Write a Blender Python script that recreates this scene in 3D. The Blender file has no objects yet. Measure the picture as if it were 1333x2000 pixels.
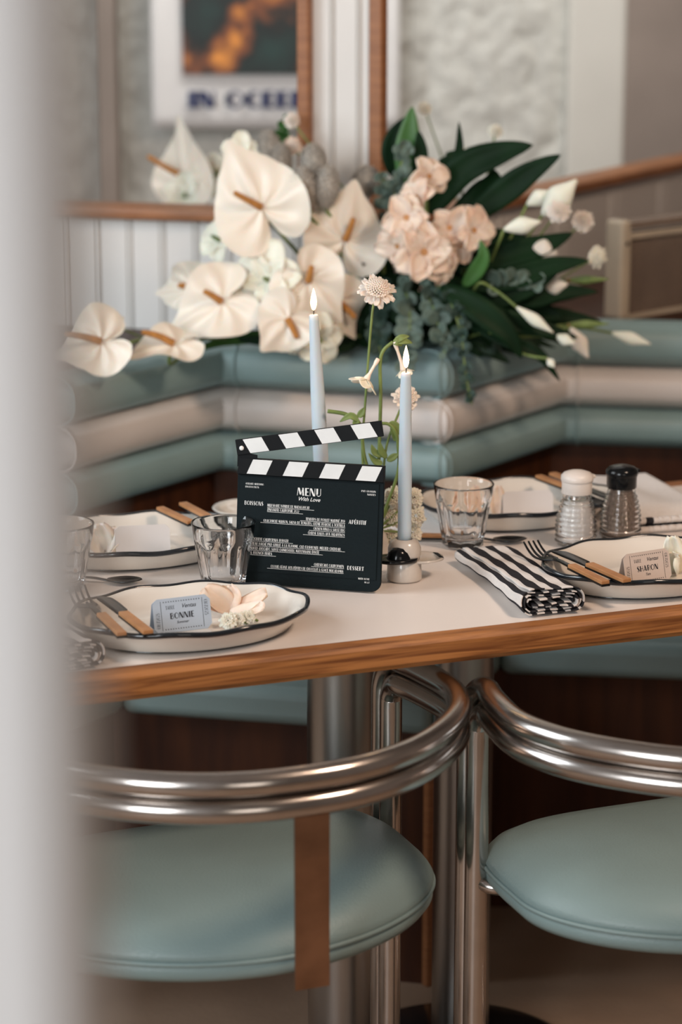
import bpy, math, random
from mathutils import Vector as V, Matrix, noise as mnoise
rnd = random.Random(7)
S = bpy.context.scene
COL = S.collection
PI = math.pi

# ---------------------------------------------------------------- camera
FPX, PITCH, CZ = 4722.0, math.radians(13.8), 1.605
cd = bpy.data.cameras.new('camera'); cam = bpy.data.objects.new('camera', cd); COL.objects.link(cam)
cam.location = (0, 0, CZ); cam.rotation_euler = (PI/2 - PITCH, 0, 0)
cd.sensor_fit = 'VERTICAL'; cd.sensor_height = 36; cd.sensor_width = 24; cd.lens = FPX*36/2000
cd.dof.use_dof = True; cd.dof.focus_distance = 3.12; cd.dof.aperture_fstop = 2.9
cd.clip_start = 0.05; cd.clip_end = 60
S.camera = cam

# ---------------------------------------------------------------- light and exposure
S.view_settings.view_transform = 'Standard'; S.view_settings.look = 'None'
S.view_settings.gamma = 1; S.view_settings.use_curve_mapping = False
S.view_settings.exposure = 0.28
w = bpy.data.worlds.new('world'); S.world = w; w.use_nodes = True
w.node_tree.nodes['Background'].inputs[0].default_value = (0.75, 0.82, 0.9, 1)
w.node_tree.nodes['Background'].inputs[1].default_value = 0.08

def area(name, loc, target, sx, sy, power, color):
    d = bpy.data.lights.new(name, 'AREA'); d.shape = 'RECTANGLE'; d.size = sx; d.size_y = sy
    d.energy = power; d.color = color
    o = bpy.data.objects.new(name, d); COL.objects.link(o); o.location = loc
    o.rotation_euler = (V(target) - V(loc)).to_track_quat('-Z', 'Y').to_euler()
    return o
area('window_daylight', (-1.8, -0.7, 1.9), (0, 3.4, 0.9), 1.3, 1.5, 66, (0.93, 0.97, 1.0))
area('street_window_daylight', (-2.0, 2.7, 1.9), (0.2, 3.3, 0.8), 1.0, 1.2, 30, (0.86, 0.94, 1.0))
area('ceiling_lamp_light', (1.2, 2.2, 2.45), (0.3, 3.2, 0.7), 0.35, 0.35, 20, (1.0, 0.74, 0.56))
area('rear_window_daylight', (1.1, -1.0, 1.7), (0.2, 3.2, 0.6), 1.1, 1.3, 9, (1.0, 0.9, 0.8))
area('back_room_light', (0.1, 5.05, 2.5), (0.1, 6.0, 1.3), 1.2, 0.4, 17, (1.0, 0.99, 0.95))

# ---------------------------------------------------------------- helpers
FW = V((0, math.cos(PITCH), -math.sin(PITCH))); UPV = V((0, math.sin(PITCH), math.cos(PITCH))); RT = V((1, 0, 0)); CAM = V((0, 0, CZ))
def ray(u, v): return FW + RT*((u-666.5)/FPX) - UPV*((v-1000)/FPX)
def PZ(u, v, z=.75): r = ray(u, v); return CAM + r*((z-CZ)/r.z)       # a pixel measured on a level surface
def PY(u, v, y): r = ray(u, v); return CAM + r*(y/r.y)                # a pixel measured at a known distance
AL = math.radians(21.0)
UU = V((math.cos(AL), math.sin(AL), 0)); NN = V((-math.sin(AL), math.cos(AL), 0))
def T(u, n, z=0): return UU*u + NN*n + V((0, 0, z))                    # table-aligned coordinates

def mat(name, col, rough=.5, metal=0, noise=0, scale=20, bump=0, bscale=80, trans=0, ior=1.45, sss=0, coat=0, emis=None, es=0, spec=.5, sheen=0, col2=None, stretch=None):
    m = bpy.data.materials.new(name); m.use_nodes = True; nt = m.node_tree; b = nt.nodes['Principled BSDF']
    b.inputs['Base Color'].default_value = (*col, 1); b.inputs['Roughness'].default_value = rough
    b.inputs['Metallic'].default_value = metal; b.inputs['Transmission Weight'].default_value = trans
    b.inputs['IOR'].default_value = ior; b.inputs['Coat Weight'].default_value = coat
    b.inputs['Specular IOR Level'].default_value = spec
    b.inputs['Sheen Weight'].default_value = sheen
    if sss:
        b.inputs['Subsurface Weight'].default_value = sss; b.inputs['Subsurface Scale'].default_value = .01
    if emis: b.inputs['Emission Color'].default_value = (*emis, 1); b.inputs['Emission Strength'].default_value = es
    tc = nt.nodes.new('ShaderNodeTexCoord'); mp = nt.nodes.new('ShaderNodeMapping')
    nt.links.new(tc.outputs['Object'], mp.inputs[0])
    if stretch: mp.inputs['Scale'].default_value = stretch
    if noise or col2:
        n = nt.nodes.new('ShaderNodeTexNoise'); n.inputs['Scale'].default_value = scale; n.inputs['Detail'].default_value = 5
        nt.links.new(mp.outputs[0], n.inputs['Vector'])
        r = nt.nodes.new('ShaderNodeValToRGB'); r.color_ramp.elements[0].position = .3; r.color_ramp.elements[1].position = .7
        c2 = col2 or tuple(min(1, c*(1+noise)) for c in col); c1 = tuple(c*(1-noise) for c in col) if noise else col
        r.color_ramp.elements[0].color = (*c1, 1); r.color_ramp.elements[1].color = (*c2, 1)
        nt.links.new(n.outputs[0], r.inputs[0]); nt.links.new(r.outputs[0], b.inputs['Base Color'])
    if bump:
        n2 = nt.nodes.new('ShaderNodeTexNoise'); n2.inputs['Scale'].default_value = bscale; n2.inputs['Detail'].default_value = 4
        nt.links.new(mp.outputs[0], n2.inputs['Vector'])
        bp = nt.nodes.new('ShaderNodeBump'); bp.inputs['Strength'].default_value = bump; bp.inputs['Distance'].default_value = .01
        nt.links.new(n2.outputs[0], bp.inputs['Height']); nt.links.new(bp.outputs[0], b.inputs['Normal'])
    return m

M = dict(
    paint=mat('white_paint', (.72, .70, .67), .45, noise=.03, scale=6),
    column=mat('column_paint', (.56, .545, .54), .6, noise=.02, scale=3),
    plaster=mat('rough_plaster', (.56, .55, .51), .9, noise=.10, scale=26, bump=1.0, bscale=30),
    plaster_smooth=mat('smooth_plaster', (.66, .64, .59), .85, noise=.04, scale=5),
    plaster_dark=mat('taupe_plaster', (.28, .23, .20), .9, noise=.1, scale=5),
    floor=mat('beige_floor', (.34, .235, .165), .55, noise=.12, scale=5, bump=.1),
    ceil=mat('ceiling_paint', (.34, .315, .30), .9, noise=.02),
    oak=mat('honey_wood', (.40, .17, .055), .35, scale=9, col2=(.27, .10, .03), stretch=(1, 1, 14), coat=.3),
    trimwood=mat('trim_wood', (.36, .15, .06), .45, scale=9, col2=(.25, .10, .04), stretch=(1.5, 1.5, 12)),
    darkwood=mat('dark_panel_wood', (.075, .024, .009), .45, spec=.3, scale=5, col2=(.038, .012, .006), stretch=(8, 8, .8)),
    handle=mat('handle_wood', (.50, .24, .10), .45, scale=40, col2=(.34, .15, .055), stretch=(1, 1, 1)),
    lam=mat('white_laminate', (.80, .73, .68), .33, noise=.015, scale=4),
    teal=mat('teal_vinyl', (.235, .335, .335), .42, noise=.05, scale=8, bump=.12, bscale=350),
    tealseat=mat('pale_teal_vinyl', (.215, .292, .288), .40, noise=.05, scale=8, bump=.12, bscale=350),
    white_vinyl=mat('white_vinyl', (.64, .58, .54), .42, noise=.04, scale=8, bump=.12, bscale=350),
    tealdark=mat('teal_seam', (.10, .16, .165), .5, noise=.05),
    chrome=mat('worn_chrome', (.50, .46, .43), .2, 1, noise=.06, scale=30, bump=.05, bscale=8),
    steel=mat('brushed_steel', (.42, .40, .38), .33, 1, noise=.1, scale=4, stretch=(6, 6, .5)),
    bronze=mat('bronze_strap', (.33, .20, .13), .38, 1, noise=.25, scale=18),
    ceramic=mat('cream_enamel', (.74, .69, .62), .12, noise=.02, coat=.5),
    rim=mat('black_rim_glaze', (.012, .016, .02), .15, coat=.5),
    stone=mat('speckled_ceramic', (.56, .50, .44), .25, noise=.07, scale=60, coat=.4),
    black=mat('black_gloss', (.005, .006, .007), .16, spec=.35),
    blackmetal=mat('black_cutlery_metal', (.05, .055, .06), .25, 1, noise=.1),
    board=mat('black_card', (.0035, .0085, .0105), .6, spec=.15, noise=.1, scale=30, bump=.05, bscale=200),
    ink=mat('white_ink', (.78, .78, .76), .6, noise=.02),
    stripewhite=mat('white_paint_stripe', (.72, .73, .72), .6, noise=.03, scale=60),
    stripeblack=mat('black_paint_stripe', (.006, .007, .008), .6, spec=.15, noise=.1),
    blackink=mat('black_ink', (.02, .022, .03), .6, noise=.02),
    cardblue=mat('pale_blue_card', (.42, .50, .60), .7, noise=.02),
    cardbeige=mat('pale_beige_card', (.56, .47, .42), .7, noise=.02),
    cardwhite=mat('white_card', (.66, .63, .62), .7, noise=.02),
    paper=mat('white_paper', (.74, .72, .71), .7, noise=.02),
    glass=mat('clear_glass', (1, 1, 1), .0, trans=1, ior=1.47),
    salt=mat('salt', (.8, .76, .72), .9, bump=.3, bscale=500),
    pepper=mat('ground_pepper', (.22, .16, .12), .9, noise=.5, scale=500),
    whiteplastic=mat('white_plastic', (.74, .68, .63), .35, noise=.02),
    wax=mat('pale_blue_wax', (.54, .63, .69), .45, noise=.02, sss=.3),
    flame=mat('candle_flame', (1, .8, .5), .5, emis=(1, .62, .28), es=14),
    cloth=mat('white_linen', (.70, .65, .61), .9, noise=.04, scale=200, bump=.3, bscale=900, sheen=.3),
    clothdark=mat('charcoal_linen_stripe', (.026, .025, .029), .95, noise=.4, scale=500, bump=.3, bscale=900, spec=.2),
    spathe=mat('cream_spathe', (.83, .75, .64), .38, noise=.05, scale=12, sss=.2),
    spadix=mat('orange_spadix', (.52, .22, .05), .6, noise=.2, scale=150, bump=.5, bscale=400),
    lily=mat('white_petal', (.87, .80, .67), .45, noise=.05, sss=.2),
    peach=mat('peach_petal', (.84, .56, .42), .5, noise=.08, scale=25, sss=.2, col2=(.90, .72, .61)),
    blush=mat('blush_petal', (.86, .73, .64), .5, noise=.08, scale=25, sss=.2),
    throat=mat('flower_throat', (.50, .25, .10), .6, noise=.1),
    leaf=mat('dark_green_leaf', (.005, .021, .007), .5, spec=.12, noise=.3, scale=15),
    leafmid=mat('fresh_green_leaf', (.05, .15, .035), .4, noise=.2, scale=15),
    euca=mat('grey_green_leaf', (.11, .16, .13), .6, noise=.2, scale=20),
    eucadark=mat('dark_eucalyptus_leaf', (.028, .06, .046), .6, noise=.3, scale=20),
    stem=mat('green_stem', (.16, .22, .06), .5, noise=.2, scale=40),
    fuzz=mat('grey_fuzz', (.54, .49, .42), .95, noise=.3, scale=150, bump=.8, bscale=300, sheen=.5),
    heater=mat('beige_metal', (.56, .48, .37), .5, noise=.12, scale=12),
    grille=mat('brown_grille', (.22, .16, .12), .6, noise=.1),
    dark=mat('dark_recess', (.015, .012, .012), .7, noise=.1),
)

# wood grain running along the table edge
def wood_edge():
    m = bpy.data.materials.new('edge_wood'); m.use_nodes = True; nt = m.node_tree; b = nt.nodes['Principled BSDF']
    b.inputs['Roughness'].default_value = .5; b.inputs['Specular IOR Level'].default_value = .3
    tc = nt.nodes.new('ShaderNodeTexCoord'); mp = nt.nodes.new('ShaderNodeMapping'); mp.inputs['Scale'].default_value = (1.2, 10, 26)
    n = nt.nodes.new('ShaderNodeTexNoise'); n.inputs['Scale'].default_value = 4; n.inputs['Detail'].default_value = 6; n.inputs['Distortion'].default_value = 1.2
    r = nt.nodes.new('ShaderNodeValToRGB'); r.color_ramp.elements[0].position = .35; r.color_ramp.elements[0].color = (.16, .052, .014, 1)
    r.color_ramp.elements[1].position = .62; r.color_ramp.elements[1].color = (.40, .16, .048, 1)
    nt.links.new(tc.outputs['Object'], mp.inputs[0]); nt.links.new(mp.outputs[0], n.inputs['Vector'])
    nt.links.new(n.outputs[0], r.inputs[0]); nt.links.new(r.outputs[0], b.inputs['Base Color']); return m
M['edge'] = wood_edge()

def poster_art():
    m = bpy.data.materials.new('dark_painting_print'); m.use_nodes = True; nt = m.node_tree; b = nt.nodes['Principled BSDF']
    b.inputs['Roughness'].default_value = .5
    tc = nt.nodes.new('ShaderNodeTexCoord'); n = nt.nodes.new('ShaderNodeTexNoise'); n.inputs['Scale'].default_value = 7.5; n.inputs['Detail'].default_value = 3
    r = nt.nodes.new('ShaderNodeValToRGB'); e = r.color_ramp.elements
    e[0].position = .3; e[0].color = (.010, .035, .03, 1); e[1].position = .68; e[1].color = (.80, .30, .05, 1)
    x = e.new(.52); x.color = (.006, .010, .009, 1); x = e.new(.59); x.color = (.20, .06, .02, 1)
    nt.links.new(tc.outputs['Object'], n.inputs['Vector']); nt.links.new(n.outputs[0], r.inputs[0]); nt.links.new(r.outputs[0], b.inputs['Base Color']); return m
M['art'] = poster_art()

class MB:
    def __init__(s): s.v = []; s.f = []; s.m = []; s.mi = 0
    def add(s, vs, fs):
        o = len(s.v); s.v += [V(p) for p in vs]; s.f += [[i+o for i in f] for f in fs]; s.m += [s.mi]*len(fs); return s
    def box(s, c, d, rot=0, ax=None):
        c = V(c); X, Y, Z = ax or (V((math.cos(rot), math.sin(rot), 0)), V((-math.sin(rot), math.cos(rot), 0)), V((0, 0, 1)))
        vs = [c + X*(d[0]/2*i) + Y*(d[1]/2*j) + Z*(d[2]/2*k) for i in (-1, 1) for j in (-1, 1) for k in (-1, 1)]
        return s.add(vs, [(0, 1, 3, 2), (4, 6, 7, 5), (0, 4, 5, 1), (2, 3, 7, 6), (0, 2, 6, 4), (1, 5, 7, 3)])
    def lathe(s, prof, n=40, c=(0, 0, 0), fn=None, ax=None):
        c = V(c); X, Y, Z = ax or (V((1, 0, 0)), V((0, 1, 0)), V((0, 0, 1))); vs = []; fs = []
        for k, (r, z) in enumerate(prof):
            for i in range(n):
                a = 2*PI*i/n; rr = fn(r, z, a, k) if fn else (r, r, z)
                vs.append(c + X*(rr[0]*math.cos(a)) + Y*(rr[1]*math.sin(a)) + Z*rr[2])
        for k in range(len(prof)-1):
            for i in range(n): j = (i+1) % n; fs.append((k*n+i, k*n+j, (k+1)*n+j, (k+1)*n+i))
        if prof[0][0] > 1e-6: fs.append(tuple(range(n))[::-1])
        if prof[-1][0] > 1e-6: fs.append(tuple((len(prof)-1)*n+i for i in range(n)))
        return s.add(vs, fs)
    def tube(s, pts, r, n=10, closed=False, flat=1):
        pts = [V(p) for p in pts]; N = len(pts); rs = r if isinstance(r, (list, tuple)) else [r]*N; vs = []; fs = []
        pre = None
        for i, p in enumerate(pts):
            a = pts[i-1] if (i or closed) else p; b = pts[(i+1) % N] if (i < N-1 or closed) else p
            t = (b-a).normalized() if (b-a).length > 1e-9 else V((0, 0, 1))
            if pre is None:
                pre = t.cross(V((0, 0, 1)));
                if pre.length < .1: pre = t.cross(V((0, 1, 0)))
            x = (pre - t*pre.dot(t)).normalized(); pre = x; y = t.cross(x)
            for k in range(n): q = 2*PI*k/n; vs.append(p + x*(rs[i]*math.cos(q)) + y*(rs[i]*flat*math.sin(q)))
        for i in range(N if closed else N-1):
            for k in range(n): j = (k+1) % n; i2 = (i+1) % N; fs.append((i*n+k, i*n+j, i2*n+j, i2*n+k))
        if not closed: fs += [tuple(range(n))[::-1], tuple((N-1)*n+k for k in range(n))]
        return s.add(vs, fs)
    def prism(s, poly, z0, z1):
        n = len(poly); vs = [V((p[0], p[1], z0)) for p in poly] + [V((p[0], p[1], z1)) for p in poly]
        return s.add(vs, [tuple(range(n))[::-1], tuple(range(n, 2*n))] + [(i, (i+1) % n, n+(i+1) % n, n+i) for i in range(n)])
    def plate(s, poly3, nrm, t):
        n = len(poly3); vs = [V(p) for p in poly3] + [V(p)+V(nrm)*t for p in poly3]
        return s.add(vs, [tuple(range(n)), tuple(range(n, 2*n))[::-1]] + [(i, n+i, n+(i+1) % n, (i+1) % n) for i in range(n)])
    def grid(s, fn, nu, nv):
        vs = [fn(i/nu, j/nv) for i in range(nu+1) for j in range(nv+1)]
        return s.add(vs, [(i*(nv+1)+j, (i+1)*(nv+1)+j, (i+1)*(nv+1)+j+1, i*(nv+1)+j+1) for i in range(nu) for j in range(nv)])
    def ball(s, c, r, n=8, m=6, sq=(1, 1, 1)):
        c = V(c); vs = []; fs = []
        for k in range(m+1):
            for i in range(n):
                a = 2*PI*i/n; b = PI*k/m; vs.append(c + V((r*sq[0]*math.sin(b)*math.cos(a), r*sq[1]*math.sin(b)*math.sin(a), r*sq[2]*math.cos(b))))
        for k in range(m):
            for i in range(n): j = (i+1) % n; fs.append((k*n+i, (k+1)*n+i, (k+1)*n+j, k*n+j))
        return s.add(vs, fs)
    def build(s, name, m, parent=None, world=True, smooth=True, angle=None, bevel=0, solid=0, sub=0, label=None):
        me = bpy.data.meshes.new(name); off = parent.location.copy() if (parent is not None and world) else V((0, 0, 0))
        if parent is not None and world and parent.parent is not None: off = off + parent.parent.location
        me.from_pydata([p-off for p in s.v], [], s.f)
        for mm in (m if isinstance(m, list) else [m]): me.materials.append(M[mm])
        me.polygons.foreach_set('material_index', s.m); me.polygons.foreach_set('use_smooth', [bool(smooth)]*len(me.polygons))
        me.validate(); me.update()
        import bmesh
        bm = bmesh.new(); bm.from_mesh(me); bmesh.ops.remove_doubles(bm, verts=bm.verts, dist=1e-6)
        bmesh.ops.recalc_face_normals(bm, faces=bm.faces)
        if angle:
            for e in bm.edges:
                if len(e.link_faces) == 2 and e.calc_face_angle(0) > math.radians(angle): e.smooth = False
        bm.to_mesh(me); bm.free()
        o = bpy.data.objects.new(name, me); COL.objects.link(o)
        if parent is not None: o.parent = parent
        if bevel: b = o.modifiers.new('bevel', 'BEVEL'); b.width = bevel; b.segments = 4; b.limit_method = 'ANGLE'; b.angle_limit = math.radians(40)
        if solid: b = o.modifiers.new('solid', 'SOLIDIFY'); b.thickness = solid; b.offset = 0
        if sub: b = o.modifiers.new('sub', 'SUBSURF'); b.levels = sub; b.render_levels = sub
        if label: o['label'] = label
        return o

def tag(o, label=None, cat=None, group=None, kind=None):
    if label: o['label'] = label
    if cat: o['category'] = cat
    if group: o['group'] = group
    if kind: o['kind'] = kind
    return o
def thing(name, label, cat, loc=(0, 0, 0), rz=0, group=None):
    o = bpy.data.objects.new(name, None); COL.objects.link(o); o.location = loc; o.rotation_euler = (0, 0, rz); o.empty_display_size = .02
    return tag(o, label, cat, group)
def struct(mb, name, m, **k): return tag(mb.build(name, m, **k), kind='structure')
def copy_tree(o, parent=None):
    c = o.copy(); COL.objects.link(c); c.parent = parent
    for ch in list(o.children): copy_tree(ch, c)
    return c
def dup(o, loc, rz, label, group=None):
    c = copy_tree(o); c.location = loc; c.rotation_euler = (0, 0, rz); tag(c, label, None, group); return c
def cr(pts, n=8):                                                      # smooth curve through points
    pts = [V(p) for p in pts]; out = []
    for i in range(len(pts)-1):
        p0 = pts[max(i-1, 0)]; p1 = pts[i]; p2 = pts[i+1]; p3 = pts[min(i+2, len(pts)-1)]
        for k in range(n):
            t = k/n; out.append(.5*((2*p1) + (p2-p0)*t + (2*p0-5*p1+4*p2-p3)*t*t + (3*p1-p0-3*p2+p3)*t**3))
    return out + [pts[-1]]
def offset(path, d):                                                   # offset a plan path towards the viewer
    out = []
    for i, p in enumerate(path):
        ns = []
        if i: q = path[i-1]; t = V((p[0]-q[0], p[1]-q[1])).normalized(); ns.append(V((t.y, -t.x)))
        if i < len(path)-1: q = path[i+1]; t = V((q[0]-p[0], q[1]-p[1])).normalized(); ns.append(V((t.y, -t.x)))
        n = ns[0] if len(ns) == 1 else (ns[0]+ns[1])/(1+ns[0].dot(ns[1]))
        out.append((p[0]+n.x*d, p[1]+n.y*d))
    return out
def sweep(mb, path, sec, closed=True):                                 # section = [(offset towards viewer, z)]
    n = len(sec); rows = [offset(path, d) for d, z in sec]; vs = []; fs = []
    for i in range(len(path)):
        for k in range(n): vs.append((rows[k][i][0], rows[k][i][1], sec[k][1]))
    for i in range(len(path)-1):
        for k in range(n if closed else n-1): j = (k+1) % n; fs.append((i*n+k, (i+1)*n+k, (i+1)*n+j, i*n+j))
    if closed: fs += [tuple(range(n)), tuple((len(path)-1)*n+k for k in range(n))[::-1]]
    return mb.add(vs, fs)

# ================================================================ the room
struct(MB().box((0, 2.0, -.05), (6.4, 9.4, .1)), 'floor', 'floor', smooth=False)
struct(MB().box((0, 2.0, 2.85), (6.4, 9.4, .1)), 'ceiling', 'ceil', smooth=False)
struct(MB().box((-2.75, 2.0, 1.4), (.1, 9.4, 2.8)), 'wall_left', 'ceil', smooth=False)
struct(MB().box((2.75, 2.0, 1.4), (.1, 9.4, 2.8)), 'wall_right', 'plaster_dark', smooth=False)
struct(MB().box((0, -2.2, 1.4), (5.6, .1, 2.8)), 'wall_rear', 'ceil', smooth=False)
# far plaster wall, smooth pilaster and darker recess
struct(MB().grid(lambda a, b: V((-2.6+3.75*a, 6.05+.012*mnoise.noise(V((a*70, b*52, 1)))+.006*mnoise.noise(V((a*150, b*110, 5))), 2.8*b)), 420, 260), 'wall_back', 'plaster', solid=.02)
p0 = PY(1108, 200, 5.98); p1 = PY(1222, 200, 5.98)
struct(MB().box(((p0.x+p1.x)/2, 6.02, 1.4), (p1.x-p0.x, .10, 2.8)), 'trim_1', 'plaster_smooth', smooth=False, bevel=.012)
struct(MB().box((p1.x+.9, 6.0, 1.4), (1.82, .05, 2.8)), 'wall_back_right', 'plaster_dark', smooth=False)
p0 = PY(188, 200, 5.9); p1 = PY(226, 200, 5.9)
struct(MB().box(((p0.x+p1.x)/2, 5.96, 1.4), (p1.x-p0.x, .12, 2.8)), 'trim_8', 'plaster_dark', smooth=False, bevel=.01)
# foreground white column at the left edge
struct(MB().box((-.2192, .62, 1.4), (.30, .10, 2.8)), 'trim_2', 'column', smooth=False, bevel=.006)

# panelled partition: left run, corner column, right run
WC = V((.063, 4.175)); WL = (-1.25, 4.52); dR = V((math.cos(math.radians(59)), math.sin(math.radians(59)))); WR = WC + dR*1.9
WLP = [WL, tuple(WC)]; WRP = [tuple(WC), tuple(WR)]
def panelling(a, b, z0, z1, name, off=0, pitch=.062, phase=0):
    a = V(a); b = V(b); L = (b-a).length; t = (b-a)/L; nrm = V((t.y, -t.x)); prof = []
    s = -phase
    pts = []
    while s < L:
        for ds, dd in ((.0, 0), (.048, 0), (.0495, -.004), (.0515, -.004), (.053, .001), (.056, .003), (.059, .001), (.0605, -.004)):
            q = s+ds*pitch/.062
            if 0 <= q <= L: pts.append((q, dd))
        s += pitch
    pts = [(0, pts[0][1])] + pts + [(L, pts[-1][1])]
    mb = MB(); front = [a + t*q + nrm*(d+off) for q, d in pts]; back = [a - nrm*.03, b - nrm*.03]
    n = len(front)
    vs = [V((p.x, p.y, z0)) for p in front] + [V((p.x, p.y, z1)) for p in front]
    fs = [(i, i+1, n+i+1, n+i) for i in range(n-1)]
    o = 2*n; vs += [V((back[0].x, back[0].y, z0)), V((back[1].x, back[1].y, z0)), V((back[0].x, back[0].y, z1)), V((back[1].x, back[1].y, z1))]
    fs += [(o, o+1, o+3, o+2), tuple(range(n, 2*n)) + (o+3, o+2), (0, n, o+2, o), (n-1, o+1, o+3, 2*n-1)]
    mb.add(vs, fs); return struct(mb, name, 'paint', smooth=True, angle=25)
panelling(WL, WC, 0.0, 1.094, 'wall_partition_left', phase=.02)
panelling(WC, WR, 0.0, 1.082, 'wall_partition_right', phase=.0, pitch=.25)
tl = (WC - V(WL)).normalized()
ca = V((PY(612, 200, 4.19).x, 0)); 
def onleft(x): k = (x-WL[0])/(WC.x-WL[0]); return V((x, WL[1] + k*(WC.y-WL[1])))
CA = onleft(-.058); panelling(CA, WC, 1.094, 2.4, 'wall_column', phase=-.004, pitch=.047, off=.004)
rail = [(.022, 1.088), (.030, 1.092), (.032, 1.101), (.030, 1.108), (.022, 1.112), (-.04, 1.112), (-.04, 1.088)]
struct(sweep(MB(), [WL, tuple(onleft(-.05))], rail), 'trim_3', 'trimwood', angle=40)
struct(sweep(MB(), [tuple(WC), tuple(WR)], [(d_, z_-.014) for d_, z_ in rail]), 'trim_4', 'trimwood', angle=40)
q = onleft(-.059)
struct(MB().box((q.x, q.y-.004, 1.75), (.022, .05, 1.3), rot=math.atan2(tl.y, tl.x)), 'trim_5', 'trimwood', smooth=False, bevel=.004)
q = WC + dR*.004
struct(MB().box((q.x-.002, q.y-.006, 1.75), (.024, .026, 1.3), rot=math.radians(59)), 'trim_6', 'trimwood', smooth=False, bevel=.004)
struct(sweep(MB(), [WL, tuple(WC), tuple(WR)], [(0, 2.4), (0, 2.8), (-.04, 2.8), (-.04, 2.4)]), 'wall_partition_top', 'paint', smooth=False)
# ledge on the far side of the left opening
struct(MB().prism([(-1.1, 4.60), (-.06, 4.31), (-.02, 4.45), (-1.06, 4.74)], 1.0, 1.03), 'trim_7', 'trimwood', smooth=False)

# ================================================================ banquette
BP = [(-1.15, 3.88), (-.415, 3.685), (-.196, 4.0), (.176, 3.893), (.404, 4.215), (1.25, 4.08)]
SP = [(-1.3, 3.48), (-.52, 3.29), (-.34, 3.535), (.137, 3.428), (.255, 3.734), (1.35, 3.60)]
bq = thing('banquette', 'zigzag banquette with padded teal and white roll back behind the table', 'banquette', (0, 3.9, 0))
sec0 = lambda zc, rz, rn=.047, c=-.05: [(c + rn*max(math.cos(a), -.25)*(1 if math.cos(a) > 0 else 1) + .0, zc + rz*math.copysign(abs(math.sin(a))**.8, math.sin(a))) for a in [2*PI*k/28 for k in range(28)]]
for zc, rz, mm, ln in ((.8725, .0405, 'teal', 'top'), (.795, .038, 'white_vinyl', 'middle'), (.722, .0365, 'teal', 'bottom')):
    rp = []
    for i, p in enumerate(BP): rp.append(p)
    r = sweep(MB(), rp, sec0(zc, rz)).build('back_roll', mm, bq, angle=50, bevel=0, label=f'{ln} roll in {"white" if mm!="teal" else "teal"} vinyl')
    for ci, dx in ((1, 0), (2, 1), (3, 0), (3, 1), (4, 1)):
        a = V(BP[ci]); b = V(BP[ci+1]); t = (b-a).normalized(); nrm = V((t.y, -t.x))
        if ci == 3 and dx == 0: tp = (V(BP[3])-V(BP[2])).normalized(); base = a - tp*.016; nn = V((tp.y, -tp.x))
        else: base = a + t*(.016 if dx else .002); nn = nrm
        pts = [(base.x+nn.x*(d+.001), base.y+nn.y*(d+.001), z) for d, z in sec0(zc, rz)[-9:]+sec0(zc, rz)[:10]]
        MB().tube(pts, .0026, 6).build('seam', mm, r)
# dark gaps / backing board and wooden panel
sweep(MB(), BP, [(-.052, .45), (-.052, .895), (-.10, .895), (-.10, .45)]).build('back_panel', 'darkwood', bq, smooth=False)
for i in range(5):
    a, b = SP[i], SP[i+1]; c, d = offset(BP, -.05)[i+1], offset(BP, -.05)[i]
    MB().prism([a, b, c, d], .415, .475).build('seat_cushion', 'tealseat', bq, smooth=True, angle=40, bevel=.018)
bs = offset(SP, -.035); bs[3] = (.134, 3.465)
MB().prism(bs + offset(BP, -.03)[::-1], .0, .415).build('base', 'darkwood', bq, smooth=False)
cx, cy = bs[3]
MB().box((cx, cy-.004, .205), (.014, .014, .41), rot=.6).build('corner_trim', 'trimwood', bq, smooth=False, bevel=.003)
# the wooden ledge between the roll back and the panelling
lb = offset(BP, -.085)
MB().prism([lb[0], lb[1], lb[2], lb[3], lb[4], lb[5], (1.5, 4.6), (.9, 5.5), tuple(WC+V((.01, -.01))), (-1.2, 4.49)], .865, .892).build('ledge', 'darkwood', bq, smooth=False)

# ================================================================ table
tb = thing('dining_table', 'white laminate dining table with rounded wooden edge on round steel posts', 'table', T(1.1, 2.93, 0), AL)
NF, NB, ZT = 2.601, 3.255, .75
def tl_(u, n, z=0): return V((u-1.1, n-2.93, z))                        # table-local
MB().box(tl_(1.3, (NF+NB)/2, .7325), (2.8, NB-NF-.02, .033)).build('table_top', 'lam', tb, world=False, smooth=False, bevel=.002)
eb = MB()
for n0, sg in ((NF, 1), (NB, -1)):
    sec = [(0.012, .7495), (.004, .7490), (0, .744), (0, .722), (.004, .7155), (.012, .714), (.03, .714), (.03, .749)]
    vs = []; fs = []
    for u in (-.1, 2.7):
        for d, z in sec: vs.append(tl_(u, n0+sg*d, z+.0008))
    k = len(sec); fs = [(i, (i+1) % k, k+(i+1) % k, k+i) for i in range(k)] + [tuple(range(k)), tuple(range(k, 2*k))]
    eb.add(vs, fs)
eb.build('edge_band', 'edge', tb, world=False, angle=30)
for (x, y, r) in ((.0, 3.07, .0455), (.172, 3.215, .0415)):
    p = V((x, y, 0)); MB().lathe([(r, .03), (r, .70), (r+.03, .705), (r+.03, .716)], 48, p).build('post', 'steel', tb, world=False, angle=40)
for ch in [c for c in tb.children if c.name.startswith('post')]:
    ch.parent = tb; ch.matrix_parent_inverse = (Matrix.Translation(tb.location) @ Matrix.Rotation(AL, 4, 'Z')).inverted()
for (x, y) in ((.0, 3.07), (.172, 3.215)):
    o = MB().lathe([(0, 0), (.17, 0), (.17, .008), (.15, .018), (.06, .034), (.0, .034)], 56, (x, y, 0)).build('base_disc', 'black', tb, world=False, angle=60)
    o.matrix_parent_inverse = (Matrix.Translation(tb.location) @ Matrix.Rotation(AL, 4, 'Z')).inverted()

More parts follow.
